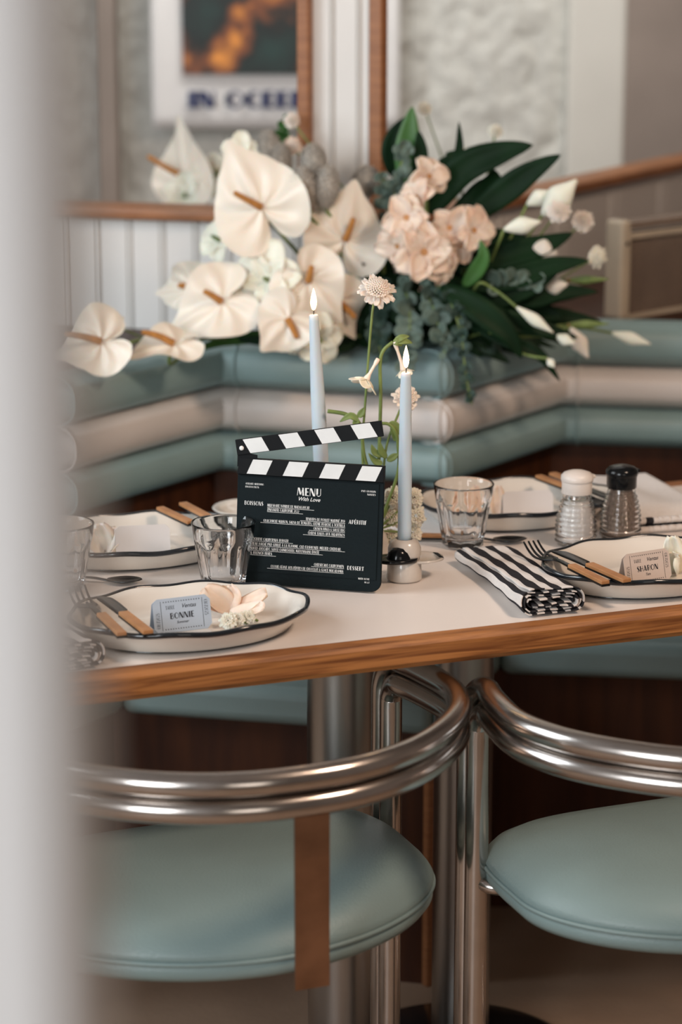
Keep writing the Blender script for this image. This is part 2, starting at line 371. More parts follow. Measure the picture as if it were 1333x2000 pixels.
# ================================================================ tub chairs
def make_chair():
    # local frame: origin on the floor below the back of the ring centre; +x right, +y towards the table
    c = thing('tub_chair', 'tubular chrome tub chair with pale teal seat and bronze strap, nearest the white column', 'chair', group='tubular chairs along the near side of the table')
    half = [(0, -.012), (.055, -.008), (.11, .008), (.165, .038), (.215, .083), (.255, .135), (.278, .19), (.284, .24), (.276, .31), (.264, .35)]
    def path(zt, yleg, rb):
        pl = []
        for x, y in half[:-1]: pl.append((x, y, zt))
        yy = yleg - rb
        k0 = (yy-.31)/.04
        pl.append((.268, yy, zt))
        for q in (20, 45, 70, 90): a = math.radians(q); pl.append((.267, yy + rb*math.sin(a), zt - rb*(1-math.cos(a))))
        pl.append((.267, yleg, zt-rb-.05)); pl.append((.267, yleg, .3)); pl.append((.267, yleg, .07))
        pr = [(-x, y, z) for x, y, z in pl][::-1]
        return cr(pr[:-1] + pl, 6)
    MB().tube(path(.690, .4035, .058), .0148, 18).build('upper_tube', 'chrome', c, world=False)
    MB().tube(path(.6600, .3745, .032), .0148, 18).build('lower_tube', 'chrome', c, world=False)
    for sx in (-1, 1):
        MB().tube(cr([(sx*.267, .39, .075), (sx*.267, .37, .03), (sx*.267, .33, .016), (sx*.267, .2, .0145), (sx*.255, -.02, .0145)], 6), .014, 14).build('floor_runner', 'chrome', c, world=False)
    MB().tube(cr([(-.267, .372, .432), (-.2, .34, .425), (.2, .34, .425), (.267, .372, .432)], 8), .009, 12).build('seat_rail', 'chrome', c, world=False)
    # seat: D shaped, domed cushion with a piped edge
    def outline(a, ins):
        ca_, sa = math.cos(a), math.sin(a)
        if sa >= 0: ex = 4.4; hw = .264; hd = .20
        else: ex = 1.85; hw = .264; hd = .195
        x = math.copysign(abs(ca_)**(2/ex), ca_)*(hw-ins); y = math.copysign(abs(sa)**(2/ex), sa)*(hd-ins)
        return x, .248+y
    prof = [(.03, .408), (.006, .410), (.0, .418), (.0, .427), (.004, .431), (.001, .434), (-.001, .440), (.002, .4455), (.010, .456), (.028, .468), (.06, .477), (.10, .482), (.145, .486), (.188, .4875)]
    n = 96; vs = []; fs = []
    for ins, z in prof:
        for i in range(n): x, y = outline(2*PI*i/n, ins); vs.append((x, y, z+.018))
    for k in range(len(prof)-1):
        for i in range(n): j = (i+1) % n; fs.append((k*n+i, k*n+j, (k+1)*n+j, (k+1)*n+i))
    fs.append(tuple(range(n))[::-1]); fs.append(tuple((len(prof)-1)*n+i for i in range(n)))
    seat = MB().add(vs, fs).build('seat', 'tealseat', c, world=False)
    MB().tube([(*outline(2*PI*i/n, -.0005), .4515) for i in range(n)], .0030, 8, closed=True).build('piping', 'tealseat', seat, world=False)
    st = MB(); pts = [(-.022, .650), (-.0195, .60), (.000, .452), (.003, .434), (.012, .430), (.12, .430)]
    vs = []; fs = []
    for y, z in pts:
        for dx in (-.0205, .0205): vs.append((dx+.012+.36*(y+.022), y, z))
    for i in range(len(pts)-1): fs.append((2*i, 2*i+1, 2*i+3, 2*i+2))
    st.add(vs, fs).build('strap', 'bronze', c, world=False, smooth=False, solid=.003)
    return c
ch = make_chair(); p = T(.852, 2.362, 0); ch.location = p; ch.rotation_euler = (0, 0, AL)
dup(ch, T(1.443, 2.215, 0), AL, 'tubular chrome tub chair with pale teal seat, pulled out at the right edge', 'tubular chairs along the near side of the table')

# ================================================================ crockery
def make_plate():
    c = thing('plate', 'x', 'plate', group='oval black-rimmed cream plates')
    A, B = .151, .1135
    def fr(ins, z, wave):
        def f(a):
            s = 1 + wave*(.007*math.cos(10*a+.4) + .004*abs(math.cos(5*a+.2)) - .003)
            zz = z + wave*.0013*math.cos(10*a+.4)
            return V(((A-ins)*s*math.cos(a), (B-ins)*s*math.sin(a), zz))
        return f
    rings = [(.038, .0, 0), (.030, .0004, 0), (.024, .004, .1), (.012, .018, .5), (.002, .0285, 1), (.0, .0305, 1), (.002, .0318, 1), (.006, .031, 1), (.014, .025, .7), (.024, .012, .3), (.036, .0065, .1), (.06, .0055, 0), (.085, .0055, 0), (.1134, .0055, 0)]
    n = 120; mb = MB(); vs = []; fs = []
    for r in rings:
        f = fr(*r); vs += [f(2*PI*i/n) for i in range(n)]
    for k in range(len(rings)-1):
        for i in range(n): j = (i+1) % n; fs.append((k*n+i, k*n+j, (k+1)*n+j, (k+1)*n+i))
    fs.append(tuple(range(n))[::-1]); fs.append(tuple((len(rings)-1)*n+i for i in range(n)))
    mb.add(vs, fs).build('dish', 'ceramic', c, world=False)
    rg = MB(); f = fr(.0018, .0300, 1)
    rg.tube([f(2*PI*i/n) for i in range(n)], .0031, 10, closed=True, flat=1.15); rg.build('rim', 'rim', c, world=False, label='glossy black wavy rim')
    f = fr(.0275, .0016, 0); MB().tube([f(2*PI*i/n) for i in range(n)], .0012, 6, closed=True).build('foot_ring', 'rim', c, world=False)
    return c
pl = make_plate(); pl['label'] = 'cream oval plate with black rim holding the pale blue BONNIE place card'
pl.location = T(.851, 2.735, .7505); pl.rotation_euler = (0, 0, AL)
PG = 'oval black-rimmed cream plates'
dup(pl, T(1.492, 2.742, .7505), AL, 'cream oval plate with black rim holding the beige SHARON place card', PG)
dup(pl, T(.90, 3.118, .7505), AL, 'cream oval plate with black rim on the far side behind the left glass', PG)
dup(pl, T(1.477, 3.128, .7505), AL, 'cream oval plate with black rim on the far side behind the salt shaker', PG)

# small saucer half hidden behind the menu board
sc = MB().lathe([(0, .0), (.028, 0), (.030, .003), (.043, .011), (.052, .018), (.050, .0195), (.040, .013), (.028, .006), (0, .005)], 56, (0, 0, 0)).build('saucer', 'ceramic')
sc.location = PZ(484, 1014, .75); tag(sc, 'small white saucer half hidden behind the left side of the menu clapperboard', 'saucer')

# ================================================================ drinking glasses
def make_glass():
    H = .090
    R = lambda z: .0268 + .0155*(z/H)**.75 + (.0012 if z < .006 else 0)
    def outer(r, z, a, k):
        fl = abs(math.cos(4.5*a)); arch = .062 - .02*(1-fl)**2*0
        top = .060 + .006*math.sqrt(max(0, 1-(1-fl)**2))
        d = 0
        if z < top and k < 19: d = .0028*fl*min(1, (top-z)/.004)
        rr = r-d*min(1, .25+z/.02)
        return rr, rr, z
    prof = [(R(0)-.002, 0.0), (R(0), .002)] + [(R(z), z) for z in [H*i/17*.985+.003 for i in range(17)]] + [(R(H)+.0002, H-.001)]
    mb = MB(); N = 108
    inn = [(.0422, H-.0004), (.0414, H-.0004), (.0409, H-.0012)] + [(R(z)-.0016-.0036*max(0, 1-z/H)**.7, z) for z in [.010+(H-.012)*(1-i/12) for i in range(1, 12)]] + [(.018, .0095), (.0001, .0085)]
    full = prof + inn
    mb.lathe(full, N, (0, 0, 0), outer)
    return mb
gl = make_glass().build('drinking_glass', 'glass', angle=None)
gp = PZ(438, 1149, .75); gl.location = (gp.x, gp.y, .7506)
GG = 'faceted drinking glasses'
tag(gl, 'clear faceted tumbler standing between the BONNIE plate and the menu board', 'glass', GG)
g2 = gl.copy(); COL.objects.link(g2); gp = PZ(905, 1066, .75); g2.location = (gp.x, gp.y, .7506); tag(g2, 'clear faceted tumbler standing alone right of the candle holder', 'glass', GG)
g3 = gl.copy(); COL.objects.link(g3); gp = PZ(124, 1152, .75); g3.location = (gp.x, gp.y, .7506); tag(g3, 'clear faceted tumbler half hidden behind the white column', 'glass', GG)

# ================================================================ shakers
def shaker(p, capm, fillm, lab, name, capdx):
    c = thing(name, lab, 'shaker', p, AL)
    H = .078; pr = [(.018, 0), (.0265, .001), (.0275, .004)]
    for i in range(64):
        z = .005 + (H-.010)*i/63; t = z/H
        base = .0285 - .0115*max(0, (t-.35)/.65)**1.5
        rib = .0011*math.sin(i*2*PI/6.4) if t < .86 else 0
        pr.append((base+rib, z))
    pr += [(.0185, H-.002), (.0185, H+.004)]
    inn = [(max(.0001, r-.0028), z) for r, z in pr[::-6] if z > .006] + [(.0001, .006)]
    MB().lathe(pr + [(.0165, H+.004)] + inn, 56).build('jar', 'glass', c, world=False)
    top = .76 if fillm == 'salt' else .93
    fp = [(.0001, .0066)] + [(min(.0252, .0252-.0113*max(0, (z/H-.35)/.65)**1.5), z) for z in [.0067+(H*top-.0067)*i/20 for i in range(21)]] + [(.0001, H*top+.002)]
    fp = [(r*.97, z) for r, z in fp]
    MB().lathe(fp, 40).build('contents', fillm, c, world=False)
    MB().lathe([(.0205, H-.004), (.0212, H-.003), (.0212, H+.013), (.0222, H+.0135), (.0228, H+.016), (.0226, H+.021), (.019, H+.025), (.012, H+.0275), (.0001, H+.0285)], 56).build('cap', capm, c, world=False, angle=50)
    MB().box((capdx, -.002, H+.019), (.007, .010, .005)).build('spout_tab', capm, c, world=False, smooth=False, bevel=.0015)
    return c
a = PZ(1125, 1064, .75); shaker((a.x, a.y, .7508), 'whiteplastic', 'salt', 'ribbed glass salt shaker with white plastic cap', 'salt_shaker', .0225)
a = PZ(1212, 1052, .75); shaker((a.x, a.y, .7508), 'black', 'pepper', 'ribbed glass pepper shaker with glossy black cap', 'pepper_shaker', .0225)

# ================================================================ cutlery (local x = along the piece, head at +x)
def make_fork():
    c = thing('fork', 'x', 'fork', group='black forks with wooden handles')
    for sy, nm in ((0, 'handle'),):
        MB().box((-.045, 0, .0028), (.09, .0118, .005)).build('handle', 'handle', c, world=False, smooth=False, bevel=.001)
    mb = MB(); mb.box((-.045, 0, -.0006), (.092, .0121, .0030))
    mb.tube(cr([(.0, 0, .0005), (.03, 0, .001), (.045, 0, 0)], 5), [.0045]*11, 8, flat=.45)
    def neck(a, b): x = .043+.028*a; wdt = .004+.009*min(1, a*1.5); return V((x, wdt*(2*b-1), -.004*math.sin(a*PI*.5)))
    hd = MB(); 
    mb.build('core', 'blackmetal', c, world=False, smooth=True, angle=35)
    hd.grid(neck, 8, 6)
    for k in range(4):
        y = -.0109+.00727*k
        hd.add([], [])
        def tine(a, b, y=y): x = .069+.046*a; return V((x, y*(1-.04*a) + (.0019-.0009*a)*(2*b-1), -.004 - .004*math.sin(a*PI*.6) + .016*a*a))
        hd.grid(tine, 10, 2)
    hd.build('tines', 'blackmetal', c, world=False, solid=.0018)
    return c
def make_knife():
    c = thing('knife', 'x', 'knife', group='black knives with wooden handles')
    MB().box((-.045, 0, .0028), (.09, .0128, .005)).build('handle', 'handle', c, world=False, smooth=False, bevel=.001)
    mb = MB(); mb.box((-.045, 0, -.0006), (.092, .0131, .0030)); mb.build('core', 'blackmetal', c, world=False, smooth=False, bevel=.0006)
    def bl(a, b):
        x = .001+.087*a; up_ = .0062 + .0015*a; lo = .005 if a < .15 else .0095+.002*math.sin(a*PI)
        if a > .82: q = (a-.82)/.18; lo = lo*(1-q**2)-.004*q; up_ = up_*(1-q**3*.2)
        return V((x, up_*b - lo*(1-b), .0008))
    MB().grid(bl, 24, 3).build('blade', 'blackmetal', c, world=False, solid=.0014)
    return c
def make_spoon():
    c = thing('spoon', 'x', 'spoon', group='black spoons with wooden handles')
    MB().box((-.045, 0, .0028), (.09, .0118, .005)).build('handle', 'handle', c, world=False, smooth=False, bevel=.001)
    MB().box((-.045, 0, -.0006), (.092, .0121, .0030)).build('core', 'blackmetal', c, world=False, smooth=False)
    mb = MB(); mb.tube(cr([(-.002, 0, .0008), (.03, 0, .0012), (.048, 0, -.001), (.056, 0, -.002)], 5), .0032, 8, flat=.5)
    def bowl(a, b):
        x = .052+.048*a; wd = .0155*math.sin(PI*min(1, a*.97+.03))**.6; q = 2*b-1
        return V((x, wd*q, -.0045*(1-q*q)*math.sin(PI*a)+.002*a))
    mb.build('neck', 'blackmetal', c, world=False)
    MB().grid(bowl, 14, 8).build('bowl', 'blackmetal', c, world=False, solid=.0015)
    return c
def place(o, head, tail, lab, roll=0):                                  # lay a piece from its handle end to its head
    h, t = V(head), V(tail); d = (h-t); L = d.length; d.normalize()
    y = V((0, 0, 1)).cross(d).normalized(); z = d.cross(y)
    m = Matrix((d, y, z)).transposed().to_4x4(); o.rotation_euler = m.to_euler(); o.location = t + d*.09
    o['label'] = lab
fk = make_fork(); kn = make_knife(); sp = make_spoon()
zr = .7865
place(fk, T(.735, 2.815, zr), T(.735, 2.632, zr), 'black fork with wooden handle resting on the BONNIE plate')
place(kn, T(.757, 2.80, zr-.0), T(.766, 2.628, zr), 'black knife with wooden handle resting on the BONNIE plate')
f2 = copy_tree(fk); place(f2, T(1.360, 2.82, zr+.001), T(1.367, 2.628, zr+.001), 'black fork with wooden handle resting on the SHARON plate')
k2 = copy_tree(kn); place(k2, T(1.382, 2.80, zr), T(1.398, 2.629, zr), 'black knife with wooden handle resting on the SHARON plate')
f3 = copy_tree(fk); place(f3, T(.985, 3.05, zr), T(.953, 3.20, zr+.004), 'black fork with wooden handle across the far left plate, left of its knife')
k3 = copy_tree(kn); place(k3, T(1.015, 3.06, zr), T(.994, 3.222, zr+.002), 'black knife with wooden handle across the far left plate, right of its fork')
f4 = copy_tree(fk); place(f4, T(1.568, 3.05, zr), T(1.541, 3.19, zr+.004), 'black fork with wooden handle across the far right plate behind the salt shaker')
k4 = copy_tree(kn); place(k4, T(1.592, 3.04, zr), T(1.572, 3.205, zr+.002), 'black knife with wooden handle across the far right plate, half hidden by the salt shaker')
a = PZ(1030, 1054, .7545); b = PZ(815, 1049, .7545); d = (a-b).normalized(); place(sp, a, a-d*.19, 'black spoon with wooden handle lying behind the right glass')
s2 = copy_tree(sp); a = PZ(278, 1134, .7545); d = (a - PZ(140, 1128, .7545)).normalized(); place(s2, a, a-d*.19, 'black spoon with wooden handle lying beyond the BONNIE plate')

# ================================================================ striped napkins
def make_napkin():
    mb = MB(); hw, hh = .042, .0125
    pts = []                                                            # flattened spiral section
    for k in range(4):
        w_, h_ = hw-.0042*k, hh-.0031*k; r = h_
        x0 = -w_+r; x1 = w_-r
        for i in range(14): pts.append((x0+(x1-x0)*i/13, h_))
        for i in range(1, 8): a = PI/2-PI*i/8; pts.append((x1+r*math.cos(a), r*math.sin(a)))
        h2 = h_-.0008
        for i in range(14): pts.append((x1-(x1-x0)*i/13, -h2))
        rr = (h_+h2)/2-.001
        for i in range(1, 8): a = -PI/2-PI*i/8; pts.append((x0+rr*math.cos(a), (rr-.0006)*math.sin(a)))
    # resample by arc length
    acc = [0]
    for i in range(1, len(pts)): acc.append(acc[-1]+math.dist(pts[i], pts[i-1]))
    step = .0035; N = int(acc[-1]/step); rs = []; j = 0
    for i in range(N):
        s = i*step
        while acc[j+1] < s: j += 1
        t = (s-acc[j])/max(1e-9, acc[j+1]-acc[j]); rs.append((pts[j][0]*(1-t)+pts[j+1][0]*t, pts[j][1]*(1-t)+pts[j+1][1]*t))
    n = 44; vs = []; L = .272
    for k in range(n+1):
        y = -L/2+L*k/n; e = 1 - .28*(k/n) ; puff = 1 + .30*math.exp(-(k/n)*5)
        for i, (x, z) in enumerate(rs):
            ph = i*.7
            vs.append((x*(1+.03*math.sin(7*k/n+1)) + .004*math.sin(3*k/n), y+.003*math.sin(ph*.35)*(1 if k in (0, n) else 0), (z+hh)*e*puff + .0008*math.sin(k*.6+i*.5) + .001))
    fs = []; mi = []
    for k in range(n):
        for i in range(N-1):
            fs.append((k*N+i, (k+1)*N+i, (k+1)*N+i+1, k*N+i+1))
            s = (i*step-.007) % .0235; dark = s < .0115
            if i*step > .085: dark = (((i*step) % .018) < .009) != (False)
            mi.append(1 if dark else 0)
    o0 = len(mb.f); mb.add(vs, fs); mb.m = mi
    return mb.build('napkin', ['cloth', 'clothdark'], solid=.0016)
NG = 'striped linen napkins'
nk = make_napkin(); nk.location = T(1.313, 2.778, .7515); nk.rotation_euler = (0, 0, AL-.10); tag(nk, 'charcoal and white striped napkin folded left of the SHARON plate', 'napkin', NG)
n2 = nk.copy(); COL.objects.link(n2); n2.location = T(.655, 2.765, .7515); n2.rotation_euler = (0, 0, AL+.12); tag(n2, 'striped napkin left of the BONNIE plate, half hidden by the white column', 'napkin', NG)
# far napkins: plain cloth face with a dark checked hem
def soft_cloth(poly, z, name, lab, hem=None, amp=.004, th=.012):
    a, b, c_, d = [V(p) for p in poly]
    top = lambda s, t: (a*(1-s)+b*s)*(1-t) + (d*(1-s)+c_*s)*t
    mb = MB(); N1, N2 = 26, 26
    def f(s, t):
        p = top(s, t); e = min(s, 1-s, t, 1-t); hgt = th*min(1, math.sqrt(max(0, e)/.10))
        return V((p.x, p.y, z + .001 + hgt + amp*math.sin(5*s+2*t)*math.sin(PI*s)*math.sin(PI*t)))
    mb.grid(f, N1, N2)
    return mb
wn = thing('napkin', 'plain white napkin draped beyond the pepper shaker with a black checked hem', 'napkin', T(1.70, 3.1, .7512))
pa = [PZ(1236, 1052), PZ(1420, 1046), PZ(1290, 952), PZ(1135, 948)]
soft_cloth([PZ(1215, 1030), PZ(1400, 1012), PZ(1262, 942), PZ(1120, 950)], .7512, 'napkin', '', th=.02, amp=.008).build('cloth', 'cloth', wn)
e0, e1 = PZ(1225, 1043, .7515), PZ(1345, 1034, .7515); mb = MB(); hr = random.Random(5)
for k in range(3):
    i = 0
    off = V((0, .010*(k % 2), .0065*k+.004))
    while i < 24:
        st_ = hr.choice((1, 2, 3)); mb.mi = 1 if (k == 1 and hr.random() < .6) or (k == 2 and hr.random() < .25) else 0
        mb.tube([e0.lerp(e1, i/24)+off, e0.lerp(e1, (i+st_*.5)/24)+off+V((0, 0, .0006)), e0.lerp(e1, (i+st_)/24)+off], .0048, 10); i += st_
mb.build('hem', ['cloth', 'clothdark'], wn, label='rolled hem with black checks')
wp = thing('folded_napkin', 'flat white folded napkin lying left of the far right plate', 'napkin', T(1.30, 3.05, .7512))
soft_cloth([PZ(752, 1046), PZ(935, 1044), PZ(925, 984), PZ(800, 984)], .7512, '', '', th=.0016, amp=.0006).build('cloth', 'paper', wp)

# ================================================================ lettering
def stroke_font():
    G = {}
    T_, t = .23, .07
    def arc(cx, cy, rx, ry, a0, a1, w0, w1=None, n=10):
        w1 = w0 if w1 is None else w1; o = []
        P = [(cx+rx*math.cos(math.radians(a0+(a1-a0)*i/n)), cy+ry*math.sin(math.radians(a0+(a1-a0)*i/n))) for i in range(n+1)]
        for i in range(n): o.append((*P[i], *P[i+1], w0+(w1-w0)*i/n))
        return o
    L = lambda *a: [a]
    G['A'] = (.78, L(.0, 0, .42, 1, t)+L(.60, 0, .36, 1, T_)+L(.1, .22, .6, .22, t))
    G['B'] = (.66, L(.14, 0, .14, 1, T_)+arc(.3, .76, .24, .24, 90, -90, t)+arc(.3, .27, .3, .26, 90, -90, t)+L(.1, .965, .3, .965, t)+L(.1, .035, .3, .035, t)+L(.1, .52, .3, .52, t))
    G['C'] = (.66, arc(.38, .5, .34, .47, 60, 300, t)+arc(.22, .5, .10, .36, 100, 260, T_*.9))
    G['D'] = (.74, L(.14, 0, .14, 1, T_)+arc(.28, .5, .4, .465, 90, -90, t)+L(.1, .965, .3, .965, t)+L(.1, .035, .3, .035, t))
    G['E'] = (.58, L(.14, 0, .14, 1, T_)+L(.14, .965, .54, .965, t)+L(.14, .5, .48, .5, t)+L(.14, .035, .54, .035, t))
    G['F'] = (.54, L(.14, 0, .14, 1, T_)+L(.14, .965, .52, .965, t)+L(.14, .5, .46, .5, t))
    G['G'] = (.72, G['C'][1]+L(.62, .02, .62, .42, t)+L(.45, .42, .66, .42, t))
    G['H'] = (.72, L(.14, 0, .14, 1, T_)+L(.64, 0, .64, 1, t)+L(.14, .5, .64, .5, t))
    G['I'] = (.32, L(.15, 0, .15, 1, T_))
    G['J'] = (.44, L(.28, .15, .28, 1, T_)+arc(.2, .17, .18, .15, 0, -150, t))
    G['K'] = (.70, L(.14, 0, .14, 1, T_)+L(.2, .45, .62, 1, t)+L(.3, .55, .66, 0, t))
    G['L'] = (.54, L(.14, 0, .14, 1, T_)+L(.14, .035, .52, .035, t))
    G['M'] = (.98, L(.04, 0, .14, 1, t)+L(.22, 1, .48, .12, T_)+L(.5, .1, .78, 1, t)+L(.84, 0, .78, 1, T_*.9))
    G['N'] = (.78, L(.05, 0, .05, 1, t)+L(.14, 1, .60, 0, T_)+L(.70, 0, .70, 1, t))
    G['O'] = (.82, arc(.4, .5, .37, .465, 0, 360, t, n=20)+arc(.20, .5, .08, .36, 100, 260, T_*.8))
    G['P'] = (.62, L(.14, 0, .14, 1, T_)+arc(.3, .72, .27, .25, 90, -90, t)+L(.1, .965, .3, .965, t)+L(.1, .47, .3, .47, t))
    G['Q'] = (.82, G['O'][1]+L(.45, .25, .8, -.05, t))
    G['R'] = (.68, G['P'][1]+L(.34, .47, .62, 0, t))
    G['S'] = (.58, arc(.3, .74, .23, .225, 30, 250, t)+arc(.3, .26, .24, .225, 70, -150, t)+L(.16, .8, .44, .2, T_))
    G['T'] = (.60, L(.3, 0, .3, 1, T_)+L(.0, .965, .6, .965, t))
    G['U'] = (.72, L(.15, .25, .15, 1, T_)+L(.62, .25, .62, 1, t)+arc(.36, .27, .26, .235, 180, 360, t))
    G['V'] = (.74, L(.16, 1, .38, 0, T_)+L(.40, 0, .70, 1, t))
    G['W'] = (1.0, L(.14, 1, .30, 0, T_)+L(.32, 0, .52, 1, t)+L(.52, 1, .68, 0, T_)+L(.70, 0, .94, 1, t))
    G['X'] = (.70, L(.14, 1, .58, 0, T_)+L(.08, 0, .62, 1, t))
    G['Y'] = (.70, L(.14, 1, .36, .45, T_)+L(.36, .45, .64, 1, t)+L(.36, 0, .36, .5, T_))
    G['Z'] = (.62, L(.04, .965, .58, .965, t)+L(.5, 1, .14, 0, T_)+L(.04, .035, .58, .035, t))
    G['&'] = (.72, arc(.3, .76, .17, .2, 0, 360, t)+arc(.3, .28, .26, .25, 100, 380, t)+L(.22, .7, .6, .02, T_*.7))
    G['0'] = (.66, arc(.32, .5, .28, .465, 0, 360, t, n=18)+arc(.18, .5, .05, .34, 100, 260, T_*.7))
    G['1'] = (.36, L(.18, 0, .18, 1, T_)); G['7'] = (.58, L(.04, .965, .54, .965, t)+L(.48, .95, .2, 0, T_))
    G['2'] = (.62, arc(.3, .73, .24, .235, 170, -30, t)+L(.5, .6, .08, .03, T_*.7)+L(.05, .035, .58, .035, t))
    G['5'] = (.60, L(.12, .55, .12, 1, T_*.6)+L(.12, .965, .52, .965, t)+arc(.28, .3, .26, .27, 120, -130, T_*.6))
    G[','] = (.2, L(.1, -.12, .13, .1, t*1.3)); G['.'] = (.2, L(.1, 0, .1, .12, t*1.6)); G['-'] = (.34, L(.03, .42, .3, .42, t)); G["'"] = (.16, L(.08, .8, .08, 1, t)); G['/'] = (.4, L(0, 0, .35, 1, t))
    G[' '] = (.32, [])
    for s_, b_ in (('É', 'E'), ('È', 'E'), ('Ê', 'E'), ('À', 'A')):
        G[s_] = (G[b_][0], G[b_][1]+L(.2, 1.1, .4, 1.25, t*1.3) if s_ == 'É' else G[b_][1]+L(.2, 1.25, .4, 1.1, t*1.3))
    return G
GF = stroke_font()
def text_w(s, h, cond=1, gap=.08): return sum((GF[c][0]+gap)*h*cond for c in s)
def letters(mb, s, o, X, Y, h, cond=1, gap=.08, align='l', nrm=None, heavy=1):
    x = 0; W = text_w(s, h, cond, gap)
    if align == 'r': x = -W
    if align == 'c': x = -W/2
    for c in s:
        wd, st = GF[c]
        for x0, y0, x1, y1, t in st:
            dx, dy = x1-x0, y1-y0; l = math.hypot(dx, dy) or 1; t *= heavy
            if abs(dy) > abs(dx)*.8: ox, oy = t/2*l/max(abs(dy), 1e-6)*.9, 0
            else: ox, oy = 0, t/2*1.1
            q = [(x0-ox, y0-oy), (x0+ox, y0+oy), (x1+ox, y1+oy), (x1-ox, y1-oy)]
            mb.add([o + X*((x+px*h*cond)) + Y*(py*h) for px, py in q], [(0, 1, 2, 3)])
        x += (wd+gap)*h*cond
    return W
def script_text(mb, s, o, X, Y, h, shear=.35, align='c'):
    cu = bpy.data.curves.new('txt', 'FONT'); cu.body = s; cu.size = h*1.35; cu.shear = shear; cu.offset = h*.012; cu.resolution_u = 3
    ob = bpy.data.objects.new('txt', cu); COL.objects.link(ob); bpy.context.view_layer.update()
    me = bpy.data.meshes.new_from_object(ob.evaluated_get(bpy.context.evaluated_depsgraph_get()))
    xs = [v.co.x for v in me.vertices]; cxm = (min(xs)+max(xs))/2 if align == 'c' else 0
    mb.add([o + X*(v.co.x-cxm) + Y*v.co.y for v in me.vertices], [tuple(p.vertices) for p in me.polygons])
    bpy.data.objects.remove(ob); bpy.data.curves.remove(cu); bpy.data.meshes.remove(me)

# ================================================================ clapperboard menu
b0, b1 = PZ(459, 1139), PZ(743, 1160)                                    # foot line on the table
X = (b1-b0).normalized(); W = (b1-b0).length; nrm = V((X.y, -X.x, 0)).normalized()          # nrm faces the viewer
tilt = math.radians(7); Y = (V((0, 0, 1))*math.cos(tilt) - nrm*math.sin(tilt)); NF_ = X.cross(Y)*1.0
if NF_.dot(nrm) < 0: NF_ = -NF_
O = b0 + V((0, 0, .0015)); BH = .166
mn = thing('menu_clapperboard', 'black clapperboard menu with white lettering standing open in the table centre', 'menu', (b0+b1)/2)
def rounded(w_, h_, r_, tl2=False):
    pts = [(0, r_)] if False else []
    for cx_, cy_, a0, rr in ((w_-r_, r_, -90, r_), ):
        pts += [(cx_+rr*math.cos(math.radians(a0+90*i/6)), cy_+rr*math.sin(math.radians(a0+90*i/6))) for i in range(7)]
    pts += [(w_, h_), (0, h_)]
    pts += [(r_+r_*math.cos(math.radians(180+90*i/6)), r_+r_*math.sin(math.radians(180+90*i/6))) for i in range(7)]
    return pts
P2 = lambda x, y, z=0: O + X*x + Y*y + NF_*z
MB().plate([P2(x, y, .0) for x, y in rounded(W, BH-.022, .013)], -NF_, .006).build('board', 'board', mn, smooth=False, bevel=.0008)
MB().plate([P2(x, y, .0012) for x, y in [(.004, .016), (W-.006, .016), (W-.006, BH-.024), (.004, BH-.024)]], -NF_, .0012).build('menu_sheet', 'board', mn, smooth=False, bevel=.0003)
SH = .0205
MB().plate([P2(x, y, .0035) for x, y in [(0, BH-SH-.001), (W, BH-SH-.001), (W, BH), (.003, BH)]], -NF_, .0105).build('lower_stick', 'stripeblack', mn, smooth=False, bevel=.0005)
HX, HY = .008, BH+.0105
MB().plate([P2(x, y, .0015) for x, y in [(-.0005, BH-.012), (.026, BH-.004), (.026, BH+.0045), (.010, BH+.007), (-.0005, BH+.018)]], -NF_, .003).build('hinge_plate', 'stripeblack', mn, smooth=False)
ua = math.radians(10.3); X2 = X*math.cos(ua)+Y*math.sin(ua); Y2 = Y*math.cos(ua)-X*math.sin(ua); O2 = P2(-.0003, BH+.003, 0)
P3 = lambda x, y, z=0: O2 + X2*x + Y2*y + NF_*z
WU = W*1.003
MB().plate([P3(x, y, .0035) for x, y in [(0, 0), (WU, 0), (WU, SH), (0, SH)]], -NF_, .0075).build('upper_stick', 'stripeblack', mn, smooth=False, bevel=.0005)
st = MB()
for k in range(4):
    x0 = .018 + k*.0497*W/.2; w1 = .0268*W/.2; sl = .0085
    st.plate([P2(x0-sl*.55, BH-SH+.0002, .0037), P2(x0-sl*.55+w1, BH-SH+.0002, .0037), P2(x0+sl*.45+w1, BH-.0012, .0037), P2(x0+sl*.45, BH-.0012, .0037)], -NF_, .0003)
st.build('lower_stripes', 'stripewhite', mn, smooth=False)
st = MB()
for k in range(4):
    x0 = .0105 + k*.0497*W/.2; w1 = .0262*W/.2; sl = .009
    st.plate([P3(x0+sl*.9, .0006, .0037), P3(x0+sl*.9+w1, .0006, .0037), P3(x0+w1, SH-.0008, .0037), P3(x0, SH-.0008, .0037)], -NF_, .0003)
st.build('upper_stripes', 'stripewhite', mn, smooth=False)
MB().lathe([(.0, 0), (.0032, 0), (.0030, .0008), (.0018, .0014), (0, .0016)], 20, P3(.0075, SH*.42, .0037), ax=(X, Y, NF_)).build('hinge_pin', 'ink', mn)
MB().plate([P2(.02, .0, -.0165), P2(W-.02, .0, -.0165), P2(W-.02, .10, -.008), P2(.02, .10, -.008)], NF_*-1, .001).build('easel_back', 'board', mn, smooth=False)
tx = MB(); Z = .0015; OT = lambda x, y: P2(x*W, y*BH, Z)
letters(tx, 'MENU', OT(.50, .729), X, Y, .0102, .98, align='c', heavy=1.1)
script_text(tx, 'With Love', OT(.502, .688), X, Y, .0052)
